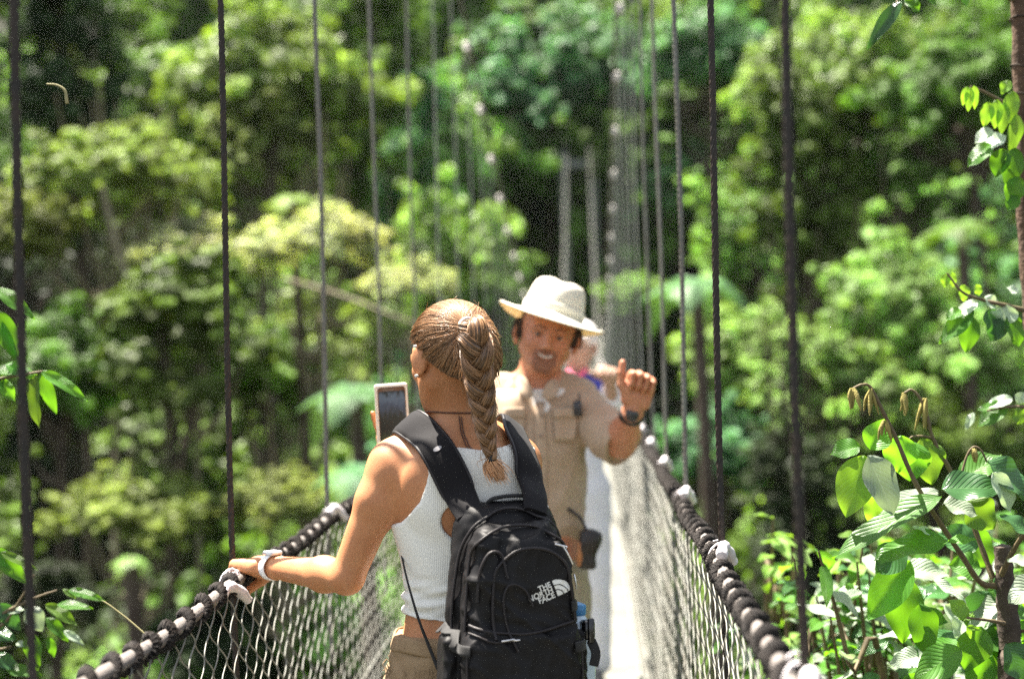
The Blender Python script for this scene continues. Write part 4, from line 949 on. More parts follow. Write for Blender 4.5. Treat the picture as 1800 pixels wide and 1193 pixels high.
for q in (mhipL, mhipR): mlegs += [s_cone(q, A(q[0], q[1]-.01, .48), .088, .06, .04), s_cone(A(q[0], q[1]-.01, .48), A(q[0], q[1]+.01, .08), .056, .04, .02)]
mneck = [s_cone(at(942, 690, 4.2), at(950, 640, 4.17), .062, .060, .04)]
f_mh = minus(union(mhp, .02), sock(MW, MB_)); f_mh.k = .02
f_mb = union([mtor]+marm+mlegs+mneck, .03); f_mb.k = .02; f_man = union([f_mb, f_mh], .02)
mb = sdf_mesh(f_man, .006)
pr, _, _, _ = hand(mhandw, (.28, -.10, .95), (.1, -.99, -.05), 1, ((1.45, 1.75, .8), (1.5, 1.75, .8), (1.5, 1.7, .8), (1.5, 1.7, .8)), ((.6, .1, .75), (.35, .0, 1.15), (.15, -.1, 1.3)), .98)
pr2, _, _, _ = hand(mwrR, (.05, -.2, -1), (1, 0, 0), 1, ((.3, .4, .3),)*4, ((.5, .3, .8), (.2, .3, .9), (.1, .3, .9)), .98)
for q in (pr, pr2):
    mh = sdf_mesh(union(q, .008), .0035); n0 = mb.n
    for v, c in zip(mh.v, mh.c): mb.v.append(v); mb.c.append(c); mb.n += len(v)
    mb.f += [f+n0 for f in mh.f]
mb.build('body', M_skin2, man)
# beard, moustache, brows, lips, eyes
M_beard = mat('dark brown beard', (.24, .105, .062), .8, bump=(400, 1, .002), var=(120, (.36, .16, .10), .7))
def r_beard(P):
    q = (P-mc)@MB_; x, y, z = q.T
    chin = np.maximum(z+.062, np.abs(x)-.030+.25*np.maximum(0, -.075-z)); mous = np.maximum.reduce([z+.042, -.054-z, np.abs(x)-.030]); side = np.maximum.reduce([np.abs(np.abs(x)-.028)-.0065, z+.045, -.085-z])
    lipgap = .018-np.hypot(x, (z+.060)*1.9)
    d = np.minimum(np.minimum(chin, mous), side); return np.maximum.reduce([d, lipgap*.9, -.108-z, .03-y])
sdf_mesh(cut(f_mh, r_beard, .0035), .003, lo=mc-.14, hi=mc+.14, disp=lambda P: wob(P, 300, .0012)).build('beard', M_beard, man)
def on_head(pts, off=.001): P, _ = project(f_mh, np.array([MW(*p) for p in pts]), off); return P
mb = MB()
for sd in (-1, 1): tube(mb, catmull(on_head([(sd*.014, .09, .020), (sd*.030, .09, .027), (sd*.046, .08, .020)]), 4), np.array([.003, .004, .0045, .0048, .0045, .004, .0035, .0028, .002]), 6)

for sd in (-1, 1):
    e_ = sdf_mesh(s_ell(MW(sd*.031, .069, .001), A(.0125, .0125, .0125)), .003).build('eye', mat('shaded eye', (.30, .26, .22), .3), man); sdf_mesh(s_ell(MW(sd*.031, .0800, .001), A(.0065, .003, .0055), MB_), .0015).build('iris', M_iris, e_)
    mb = MB(); tube(mb, catmull(on_head([(sd*.014, .09, .020), (sd*.030, .09, .027), (sd*.046, .08, .020)]), 4), np.linspace(.0045, .0025, 9), 6); mb.build('eyebrow', M_beard, man)
mb = MB(); tube(mb, catmull(on_head([(-.021, .09, -.055), (0, .09, -.0615), (.021, .09, -.055)], .001), 5), np.array([.002]+[.0042]*9+[.002]), 6); mb.build('lips', M_lip, man)
mb = MB(); tube(mb, catmull(on_head([(-.019, .09, -.0535), (0, .09, -.0585), (.019, .09, -.0535)],   .0036), 5), .0032, 6); mb.build('teeth', mat('teeth', (.62, .56, .48), .3), man)
M_mh = mat('short dark hair', (.04, .025, .018), .8, bump=(300, 1, .002))
def r_mh(P): q = (P-mc)@MB_; return np.maximum(q[:, 1]+.010-(np.abs(q[:, 0]) > .05)*.012, -.045-q[:, 2]+.3*(q[:, 1]+.08))
sdf_mesh(cut(f_mh, r_mh, .005), .0045, lo=mc-.16, hi=mc+.16).build('hair', M_mh, man)
# safari shirt
M_shirt = mat('beige shirt cotton', (.43, .315, .22), .9, var=(14, (.35, .25, .17), .5), bump=(260, .5, .0012), sheen=.1)
M_shirtd = mat('shaded seam cloth', (.24, .17, .12), .9)
melS = melL*.96+mshL*.04
slv = [s_cone(at(985, 690, 4.2), mshL, .058, .068, .04), s_cone(mshL, melS+A(.0, 0, .0), .066, .064, .03), s_cone(at(888, 690, 4.2), mshR, .058, .068, .04), s_cone(mshR, melR, .068, .066, .03)]
mt2 = s_loft([ml(932, 1085, .176, .140), ml(932, 1000, .170, .136), ml(932, 920, .160, .132), ml(932, 830, .160, .128), ml(932, 760, .166, .122), ml(934, 710, .155, .106), ml(937, 683, .105, .080), ml(939, 668, .070, .066)], pw=2.3)
f_shirt0 = union([mt2]+slv, .035); adir = nrm(melL-mshL)
zh = at(932, 1070, MY)[2]; vtx = at(945, 700, 4.1)
def r_shirt(P):
    d = np.maximum(zh-P[:, 2], (P-melS)@adir-.012); d = np.where(P[:, 0] < mshR[0]+.03, np.maximum(d, melR[2]-P[:, 2]), d)
    neckv = np.where(P[:, 1] < 4.17, (.040*(P[:, 2]-vtx[2]+.005)/.05 - np.abs(P[:, 0]-vtx[0]))*.6, -1)
    return np.maximum(d, neckv)
def shirt_fold(P):
    x = P[:, 0]-man.location.x; z = P[:, 2]
    return wob(P, 18, .006, 1) + wob(P, 42, .0028, 6) + .005*(1-np.abs(np.sin(x*34+2.2*np.sin(z*9)+1)))**2*np.clip((1.35-z)/.2, 0, 1) + .004*(1-np.abs(np.sin((P@adir)*60+P[:, 2]*25)))**2*(x > .13)
shirt = sdf_mesh(cut(f_shirt0, r_shirt, .002), .006, disp=shirt_fold).build('shirt', M_shirt, man)
f_sf = lambda P: f_shirt0(P)-.002-shirt_fold(P)
def on_shirt(pts, off=.003): P, N_ = project(f_sf, np.array([at(*p) for p in pts]), off); return P, N_
def patch(pts, off, nm, m_, th=.004, n=7):
    """cloth patch laid on the shirt: 4 corner pixels"""
    a, b, c, d = [_v(p) for p in pts]; g = np.linspace(0, 1, n); V = []
    for v in g:
        for u in g: V.append((a*(1-u)+b*u)*(1-v)+(d*(1-u)+c*u)*v)
    P, N_ = project(f_sf, np.array([at(p[0], p[1], 4.08) for p in V]), off); k = (np.arange(n-1)[:, None]*n+np.arange(n-1)[None]).ravel(); f = np.stack([k, k+n, k+n+1, k+1], -1)
    mb = MB(); mb.add(P, f); o = mb.build(nm, m_, shirt); so = o.modifiers.new('s', 'SOLIDIFY'); so.thickness = th; so.offset = 0; return o
patch([(975, 722), (1012, 722), (1010, 775), (974, 775)], .007, 'chest_pocket', M_shirt); patch([(973, 716), (1014, 716), (1013, 733), (973, 733)], .012, 'pocket_flap', M_shirt)
patch([(885, 722), (922, 722), (922, 775), (886, 775)], .007, 'chest_pocket', M_shirt); patch([(884, 716), (924, 716), (923, 733), (884, 733)], .012, 'pocket_flap', M_shirt)
patch([(941, 702), (956, 702), (962, 1060), (946, 1060)], .006, 'placket', M_shirt, .005, 14)
for py in (725, 765, 805, 845, 885, 925): P, N_ = on_shirt([(951+(py-700)*.014, py, 4.05)], .010); mb = MB(); tube(mb, np.array([P[0], P[0]+N_[0]*.003]), .0055, 10); mb.build('button', mat('button', (.25, .19, .14), .4), shirt)
# collar flaps and the undershirt in the opening
for sd, pts in ((-1, [(903, 664), (921, 652), (946, 696), (925, 707), (908, 690)]), (1, [(980, 668), (966, 662), (945, 697), (966, 707), (985, 692)])):
    mb = MB(); c = np.array([at(p[0], p[1], 4.09 if k in (0, 1) else 4.075) for k, p in enumerate(pts)]); c[0][1] = 4.16; cc_ = c.mean(0)+A(0, -.012, .004)
    V = np.vstack([c, cc_]); mb.add(V, [[0, 1, 5], [1, 2, 5], [2, 3, 5], [3, 4, 5], [4, 0, 5]] if sd < 0 else [[1, 0, 5], [2, 1, 5], [3, 2, 5], [4, 3, 5], [0, 4, 5]])
    o = mb.build('collar', M_shirt, shirt); so = o.modifiers.new('s', 'SOLIDIFY'); so.thickness = .006; sb_ = o.modifiers.new('b', 'SUBSURF'); sb_.levels = sb_.render_levels = 2; sb_.subdivision_type = 'CATMULL_CLARK'
mb = MB(); th = np.linspace(.5, 2*math.pi-.5, 30); nc_ = at(943, 676, 4.185); band(mb, np.array([nc_+A(.074*math.sin(t_), .070*math.cos(t_)*1.0, -.006*math.cos(t_)) for t_ in th+math.pi]), np.array([[math.sin(t_), math.cos(t_), .3] for t_ in th+math.pi]), .040, .006); mb.build('collar_band', M_shirt, shirt)
sdf_mesh(cut(union([mtor]+mneck+marm[:1]+marm[5:6], .03), lambda P: np.maximum(P[:, 2]-at(945, 684, 4.1)[2], at(945, 730, 4.1)[2]-P[:, 2]), .0045), .005).build('undershirt', mat('white undershirt', (.78, .77, .75), .9), man)
# rolled cuff
mb = MB(); ce = melS+adir*.008; b1 = nrm(np.cross(adir, (0, 0, 1))); b2 = np.cross(b1, adir); th = np.linspace(0, 2*math.pi, 29)
P = np.array([ce + (b1*.063*math.cos(t_)+b2*.063*math.sin(t_))*(1+.04*math.sin(3*t_)) for t_ in th]); N_ = P-ce; N_ /= np.linalg.norm(N_, axis=1)[:, None]; band(mb, P, N_, .030, .010); mb.build('rolled_cuff', M_shirt, shirt)
# small radio clipped to the chest, wrist watch, pouch at the hip
P, N_ = on_shirt([(1019, 722, 4.1)], .016); mb = MB(); box(mb, P[0], (.024, .020, .045), bev=.005); tube(mb, np.array([P[0]+A(.006, 0, .02), P[0]+A(.006, 0, .042)]), .003, 6)
tag(mb.build('radio', mat('black plastic', (.03, .03, .035), .4)), 'small dark radio clipped to the chest of the beige shirt', 'radio')
mb = MB(); wa = nrm(mwrL-melL); wc = mwrL - wa*.012; b1 = nrm(np.cross(wa, (0, 1, 0))); b2 = np.cross(b1, wa); P = np.array([wc + b1*.0335*math.cos(t_)+b2*.0305*math.sin(t_) for t_ in th]); N_ = P-wc; N_ /= np.linalg.norm(N_, axis=1)[:, None]; band(mb, P, N_, .024, .006)
wt = mb.build('watch', mat('black rubber strap', (.015, .012, .012), .5)); tag(wt, 'dark wristwatch below the thumbs up hand', 'watch')
mb = MB(); tube(mb, np.array([wc-A(0, .034, 0), wc-A(0, .042, 0)]), .019, 14); mb.build('watch_face', mat('dark dial', (.03, .03, .03), .2), wt)
pp = at(1033, 965, 4.08); pou = empty('pouch', tuple(pp), 'black pouch hanging at the hip of the man in the hat', 'pouch'); M_pou = mat('black leather', (.018, .014, .013), .5, bump=(120, .4))
sdf_mesh(union([s_box(pp, A(.026, .03, .055), .014, euler(.1, 0, .12)), s_ell(pp+A(.012, -.01, .03), A(.03, .028, .026), None, .02)], .01), .004, disp=lambda P: wob(P, 60, .002)).build('pouch_body', M_pou, pou)
mb = MB(); box(mb, pp+A(-.02, -.02, -.01), (.018, .02, .07), euler(0, 0, .12), bev=.004); mb.build('flap', mat('tan leather', (.42, .17, .06), .6), pou)
mb = MB(); tube(mb, catmull([pp+A(0, .0, .05), pp+A(-.02, .01, .09), pp+A(-.06, .02, .12)], 5), .005, 6); mb.build('belt_loop', M_pou, pou)
# trousers and boots
M_trs = mat('light khaki trousers', (.36, .30, .21), .9, bump=(200, .6, .002))
mpel = s_loft([ml(932, 1130, .166, .126), ml(932, 1040, .162, .125), ml(932, 1005, .156, .12)], pw=2.3)
f_tr = union([mpel]+[s_cone(q, A(q[0], q[1], .10), .105, .078, .04) for q in (mhipL, mhipR)], .03)
sdf_mesh(cut(f_tr, lambda P: .06-P[:, 2], 0), .008, disp=lambda P: wob(P, 20, .006)+wob(P, 50, .002)).build('trousers', M_trs, man)
for q in (mhipL, mhipR): shoe(q[0], q[1]-.03, math.pi, man)
# cream felt hat
HBm = basis3((.31, .12, .95), (.10, -1, 0)); hb = at(969, 561, 4.13)
M_hat = mat('cream straw', (.86, .83, .70), .8, bump=(420, .5, .001), wave=(60, 'Z', 0), trans=(1.05, .85, .5, .22))
na = 64; prof = [(.162, .0), (.165, .003), (.159, .005), (.130, .004), (.104, .006), (.094, .012), (.0915, .030), (.0885, .055), (.083, .080), (.077, .098), (.066, .109), (.048, .115), (.025, .114), (.006, .112)]
def hat_pt(r, z, a, inner=False):
    x, y = math.cos(a), math.sin(a); k = 1.0; e = 0
    if r > .1: e = .005*abs(x)**3*((r-.1)/.05)**1.2*(1) - .020*max(0, y)*((r-.1)/.05) - .010*max(0, -y)*((r-.1)/.05)
    rx, ry = r*.96, r*1.06
    if z > .05:
        t_ = (z-.05)/.07; pin = math.exp(-((x*r)/.028)**2) ; rx *= 1-.0*t_; e -= .010*pin*t_*(1 if r < .08 else .4); rx *= 1-.16*t_*max(0, y)**2
        ry *= 1-.03*t_
    return hb + HBm@A(rx*x, ry*y, z+e)
mb = MB(); rings = []
a_ = np.arange(na)/na*2*math.pi
outer = [[hat_pt(r, z, a) for a in a_] for r, z in prof]; inner = [[hat_pt(max(r-.003, .004), z-.0025 if r > .095 else z-.002, a) for a in a_] for r, z in prof[2:]][::-1]
V = np.array(inner+outer).reshape(-1, 3); nr = len(inner)+len(outer); mb.add(V, ringgrid(nr, na)[:, ::-1])
for row, fl in ((nr-1, False), (0, True)): idx = row*na+np.arange(na); V2 = np.vstack([V[idx], V[idx].mean(0)]); j = np.arange(na); f = np.stack([j, (j+1) % na, np.full(na, na)], -1); mb.add(V2, f[:, ::-1] if fl else f)
hat = mb.build('hat', M_hat, man)
mb = MB(); P = np.array([hat_pt(.0945, .026, a) for a in np.append(a_, 0)]); band(mb, P, np.array([HBm@A(math.cos(a), math.sin(a), .05) for a in np.append(a_, 0)]), .022, .003); mb.build('hat_band', mat('pale hat band', (.74, .70, .58), .8), hat)

# ================================================================ the blurred third person
TY = 6.4
tp = empty('person', (float(at(1040, 800, TY)[0]), TY, 0), 'blurred person in blue and white standing on the bridge behind the man in the hat', 'person')
TB = basis3((.05, 0, 1), (-.2, -1, 0)); tc3 = at(1016, 607, TY-.05); thp, TW = head_prims(tc3, TB, .95)
def tl(px, py, rx, ry, yaw=0): c = at(px, py, TY); return (c[2], c[0], c[1], rx, ry, yaw)
ttor = s_loft([tl(1000, 900, .14, .10), tl(1002, 820, .13, .09), tl(1008, 760, .12, .09), tl(1016, 700, .145, .10), tl(1018, 672, .13, .085), tl(1020, 658, .07, .06)])
tarm = []
for sd, sh, el_, wr_ in ((1, (1058, 680), (1078, 722), (1072, 668)), (-1, (976, 678), (965, 725), (985, 720))):
    s_, e_, w_ = at(*sh, TY), at(*el_, TY-.08), at(*wr_, TY-.28); tarm += [s_cone(s_, e_, .05, .04, .03), s_cone(e_, w_, .038, .026, .02), s_cone(w_, w_+nrm(w_-e_)*.03, .026, .024)]
    if sd > 0: thw = w_; thz = nrm(w_-e_)
tl_ = []
for dx in (-.085, .085): q = A(tp.location.x-.10+dx, TY, .86); tl_ += [s_cone(q, A(q[0], q[1], .46), .085, .055, .04), s_cone(A(q[0], q[1], .46), A(q[0], q[1], .08), .052, .036)]
f_th = minus(union(thp, .02), sock(TW, TB, .95)); f_th.k = .02; f_tb3 = union([ttor]+tarm+tl_+[s_cone(at(1020, 668, TY), at(1018, 635, TY), .05, .048, .03)], .03); f_tb3.k = .02
mb = sdf_mesh(union([f_tb3, f_th], .02), .009)
mh = sdf_mesh(union(hand(thw, thz, (-.2, -1, 0), 1, ((.5, .6, .4),)*4, ((.6, .3, .6), (.3, .3, .8), (.1, .3, .9)), .92)[0], .008), .005); n0 = mb.n
for v, c in zip(mh.v, mh.c): mb.v.append(v); mb.c.append(c); mb.n += len(v)
mb.f += [f+n0 for f in mh.f]
mb.build('body', mat('fair skin', (.50, .31, .22), .5, sss=.1), tp)
for sd in (-1, 1): sdf_mesh(s_ell(TW(sd*.030, .068, .002), A(.012, .012, .012)), .004).build('eye', M_iris, tp)
zt = at(1020, 770, TY)[2]
sdf_mesh(cut(union([ttor]+tarm[:1]+tarm[3:4], .03), lambda P: np.maximum(zt-P[:, 2], P[:, 2]-at(1020, 656, TY)[2]), .012), .008, disp=lambda P: wob(P, 25, .006)).build('shirt', mat('blue cotton', (.045, .05, .30), .8), tp)
M_w3 = mat('white cloth', (.82, .82, .86), .85)
sdf_mesh(cut(union(tarm, .02), lambda P: np.maximum(P[:, 2]-at(1040, 652, TY)[2], (P[:, 1] < TY-.2)*.02-.01), .016), .008, disp=lambda P: wob(P, 30, .005)).build('sleeves', M_w3, tp)
sdf_mesh(union([s_ell(TW(0, -.01, .045), A(.086, .102, .075), TB), s_ell(TW(0, .085, .040), A(.06, .05, .008), TB, .02)], .01), .006, hi=tc3+.2, lo=tc3-.2).build('cap', mat('white cap', (.85, .80, .78), .8), tp)
sdf_mesh(cut(union([ttor]+[s_cone(q, A(q[0], q[1], .1), .085, .065, .03) for q in (A(tp.location.x-.185, TY, .86), A(tp.location.x-.015, TY, .86))], .03), lambda P: P[:, 2]-at(1020, 775, TY)[2], .014), .012, disp=lambda P: wob(P, 20, .006)).build('trousers', mat('pale trousers', (.75, .75, .80), .9), tp)
for dx in (-.185, -.015): shoe(tp.location.x+dx, TY-.03, math.pi, tp)
mb = MB(); P = catmull([at(998, 652, TY-.12), at(1012, 664, TY-.16), at(1030, 650, TY-.12)], 5); tube(mb, P, .011, 8); mb.build('scarf', mat('pink scarf', (.75, .12, .22), .8), tp)
# ================================================================ leafy shrubs close to the bridge
def leaf_mat(nm, c, c2, trans, rough=.38, var_s=16):
    m = mat(nm, c, rough, spec=.5, var=(var_s, c2, .6), trans=trans, tint=True)
    n = m.node_tree.nodes; l = m.node_tree.links; uv = n.new('ShaderNodeUVMap'); sp = n.new('ShaderNodeSeparateXYZ'); l.new(uv.outputs[0], sp.inputs[0])
    def M(op, a, b=None, c_=None):
        q = n.new('ShaderNodeMath'); q.operation = op
        for i, v in enumerate((a, b, c_)):
            if v is None: continue
            if isinstance(v, (int, float)): q.inputs[i].default_value = v
            else: l.new(v, q.inputs[i])
        return q.outputs[0]
    u = M('ABSOLUTE', M('SUBTRACT', sp.outputs[0], .5)); ph = M('ADD', M('MULTIPLY', sp.outputs[1], 62.), M('MULTIPLY', u, -44.)); v = M('SINE', ph)
    vein = M('POWER', M('MAXIMUM', v, 0.), 8.); mid = M('LESS_THAN', u, .018); h = M('SUBTRACT', M('MULTIPLY', v, .5), M('MAXIMUM', M('MULTIPLY', vein, .6), M('MULTIPLY', mid, 1.5)))
    bp = n.new('ShaderNodeBump'); bp.inputs['Strength'].default_value = .55; bp.inputs['Distance'].default_value = .0018; l.new(h, bp.inputs['Height']); l.new(bp.outputs[0], n['Principled BSDF'].inputs['Normal'])
    # pale veins
    src = n['Principled BSDF'].inputs['Base Color'].links[0].from_socket; mx = n.new('ShaderNodeMix'); mx.data_type = 'RGBA'; l.new(M('MAXIMUM', M('MULTIPLY', vein, .35), M('MULTIPLY', mid, .6)), mx.inputs[0]); l.new(src, mx.inputs[6]); mx.inputs[7].default_value = (c[0]*1.8+.03, c[1]*1.5+.03, c[2]*1.6+.02, 1)
    l.new(mx.outputs[2], n['Principled BSDF'].inputs['Base Color']); return m
LL = (2.2, 2.0, .35, .5)
M_lg = leaf_mat('broad green leaf', (.070, .20, .030), (.11, .26, .04), LL)
M_ly = leaf_mat('yellow green young leaf', (.17, .33, .05), (.24, .40, .07), (1.5, 1.5, .4, .45), .45)
M_ld = leaf_mat('dark glossy leaf', (.045, .12, .04), (.06, .16, .05), (1.6, 1.8, .5, .3), .25)
M_lgr = leaf_mat('grey gloss leaf', (.30, .38, .27), (.42, .50, .40), (1.0, 1.1, .6, .3), .35)  # grey green, paled to hold gloss highlights in the colour
M_stem = mat('brown green stem', (.13, .10, .045), .7, bump=(200, .5, .001), var=(30, (.08, .05, .03), .6))
M_bud = mat('hairy bud', (.26, .22, .06), .9, bump=(300, 1, .002))
M_woody = mat('dark woody stem', (.045, .032, .024), .9, bump=(60, 1, .006), var=(25, (.10, .075, .055), .6))
def leaf(base, dirn, nrm_, L, wd, m_, parent, droop=.35, fold=.25, wave_=.06, curl=0., nm='leaf', tint=1., shape=.42, jag=.06):
    """one leaf blade: tip direction dirn, upper face nrm_; a grid with a folded midrib, wavy margin and serrated edge"""
    T = nrm(dirn); N_ = _v(nrm_); N_ = nrm(N_-T*(N_@T)); S = np.cross(T, N_); nu, nv = 8, 22; v = np.linspace(0, 1, nv+1); u = np.linspace(-1, 1, nu+1)
    w_ = (np.sin(np.pi*v**(math.log(.5)/math.log(shape)))**.85)*(1-.12*v); w_[0] = .02; w_[-1] = .0; r_ = np.random.default_rng(int(abs(base[0]*9973+base[2]*7919+L*1e5)) % 100000)
    w_ = w_*(1+jag*np.sin(v*nv*math.pi)); ph = r_.uniform(0, 6); V = []; UV = []
    for j, vv in enumerate(v):
        ang = droop*vv*1.5; cx = L*(vv - .12*droop*vv*vv); cz = -L*droop*.55*vv*vv
        tn = nrm(T*math.cos(ang)-N_*math.sin(ang)); nn_ = nrm(N_*math.cos(ang)+T*math.sin(ang))
        for uu in u:
            x = uu*w_[j]*wd/2; lift = abs(uu)*w_[j]*wd/2*(fold) - curl*(uu*w_[j])**2*wd + wave_*wd*math.sin(vv*11+ph+uu*1.5)*abs(uu)
            V.append(_v(base)+T*cx+N_*cz+S*x+nn_*lift); UV.append((uu*.5+.5, vv))
    mb = MB(); k = (np.arange(nv)[:, None]*(nu+1)+np.arange(nu)[None]).ravel(); F_ = np.stack([k, k+1, k+nu+2, k+nu+1], -1); mb.add(V, F_, tint)
    o = mb.build(nm, m_, parent); me = o.data; ul = me.uv_layers.new(name='UVMap'); UV = np.array(UV, np.float32); li = np.empty(len(me.loops), np.int32); me.loops.foreach_get('vertex_index', li); ul.data.foreach_set('uv', UV[li].ravel())
    if abs(tint-1) < 1e-6:
        a = me.attributes.new('tint', 'FLOAT', 'POINT'); a.data.foreach_set('value', np.ones(len(me.vertices), np.float32))
    return o
def stem(parent, pts, r0, r1, m_=None, nm='stem', n=6):
    P = catmull([at(*p) for p in pts], n); mb = MB(); tube(mb, P, np.linspace(r0, r1, len(P))*(1+.08*np.sin(np.arange(len(P))*1.7)), 8); mb.build(nm, m_ or M_stem, parent); return P
cm = lambda px, Y: px*Y/F
def pleaf(parent, b, t, Y, wpx, m_, nup=(0, -.35, 1), dY=0., **k):
    """leaf from photo pixel b (base) to t (tip); wpx = width in photo pixels"""
    p, q = at(b[0], b[1], Y), at(t[0], t[1], Y+dY); d = q-p; L = np.linalg.norm(d)*1.03
    k.setdefault('droop', .25); up = d + _v((0, 0, 1))*L*k['droop']*.45
    return leaf(p, up, nup, L*(1+k['droop']*.06), cm(wpx, Y)*1.12, m_, parent, **k)
# --- the tall hairy-tipped shrub on the right
S1 = at(1775, 1300, 2.95); sh1 = empty('leafy_shrub', (S1[0], S1[1], float(hterr(S1[0], S1[1]))), 'tall shrub with curled hairy stem tips and big serrated leaves at the lower right', 'shrub')
bz = float(hterr(S1[0], S1[1]))
P = np.array([at(1762, 960, 2.95), at(1768, 1040, 2.95), at(1778, 1190, 2.95), A(S1[0]+.01, S1[1], .2), A(S1[0]+.05, S1[1]+.02, bz)]); P = catmull(P, 8); mb = MB(); tube(mb, P, np.linspace(.0165, .032, len(P))*(1+.08*np.sin(np.arange(len(P))*2.1)), 12); mb.build('trunk', M_woody, sh1)
stem(sh1, [(1752, 1030, 2.95), (1722, 1022, 2.93), (1690, 975, 2.9), (1640, 900, 2.87), (1605, 840, 2.85), (1575, 770, 2.84), (1548, 715, 2.83), (1530, 680, 2.83), (1515, 676, 2.82), (1500, 682, 2.82)], .0066, .0022)
stem(sh1, [(1745, 1015, 2.96), (1725, 960, 2.98), (1700, 895, 3.0), (1672, 830, 3.0), (1640, 770, 3.0), (1625, 715, 3.0), (1605, 686, 3.0), (1590, 690, 3.0)], .0062, .0022)
stem(sh1, [(1640, 770, 3.0), (1620, 766, 3.0), (1602, 768, 2.99), (1598, 776, 2.99)], .0028, .0016)
stem(sh1, [(1690, 835, 2.9), (1700, 800, 2.9), (1712, 785, 2.9), (1725, 792, 2.9), (1735, 812, 2.9)], .0026, .0018); stem(sh1, [(1760, 1010, 2.9), (1785, 960, 2.85), (1812, 925, 2.8)], .006, .004)
stem(sh1, [(1765, 1095, 2.9), (1740, 1090, 2.85), (1700, 1085, 2.8)], .0045, .002); stem(sh1, [(1770, 1110, 2.95), (1800, 1108, 2.95), (1830, 1100, 2.9)], .004, .003)
def bud(px, py, Y, l, k=5):
    mb = MB(); p = at(px, py, Y); rb = random.Random(int(px*7+py))
    for i in range(k):
        d = A(rb.uniform(-.3, .3), rb.uniform(-.3, .3), -1); q = p + A(rb.uniform(-.004, .004), rb.uniform(-.004, .004), 0); ll_ = cm(l, Y)*rb.uniform(.6, 1); tube(mb, catmull([q, q+d*ll_*.5+A(rb.uniform(-.003, .003), 0, 0), q+d*ll_], 4), np.array([.0015, .003, .0036, .004, .0038, .0032, .0026, .002, .001])*rb.uniform(.8, 1.2), 6)
    mb.build('bud', M_bud, sh1)
for b in ((1498, 682, 2.82, 40, 7), (1532, 682, 2.83, 48, 5), (1588, 690, 3.0, 42, 7), (1626, 700, 3.0, 56, 7), (1598, 776, 2.99, 26, 4), (1556, 738, 2.83, 40, 5), (1712, 788, 2.9, 26, 5)): bud(*b)
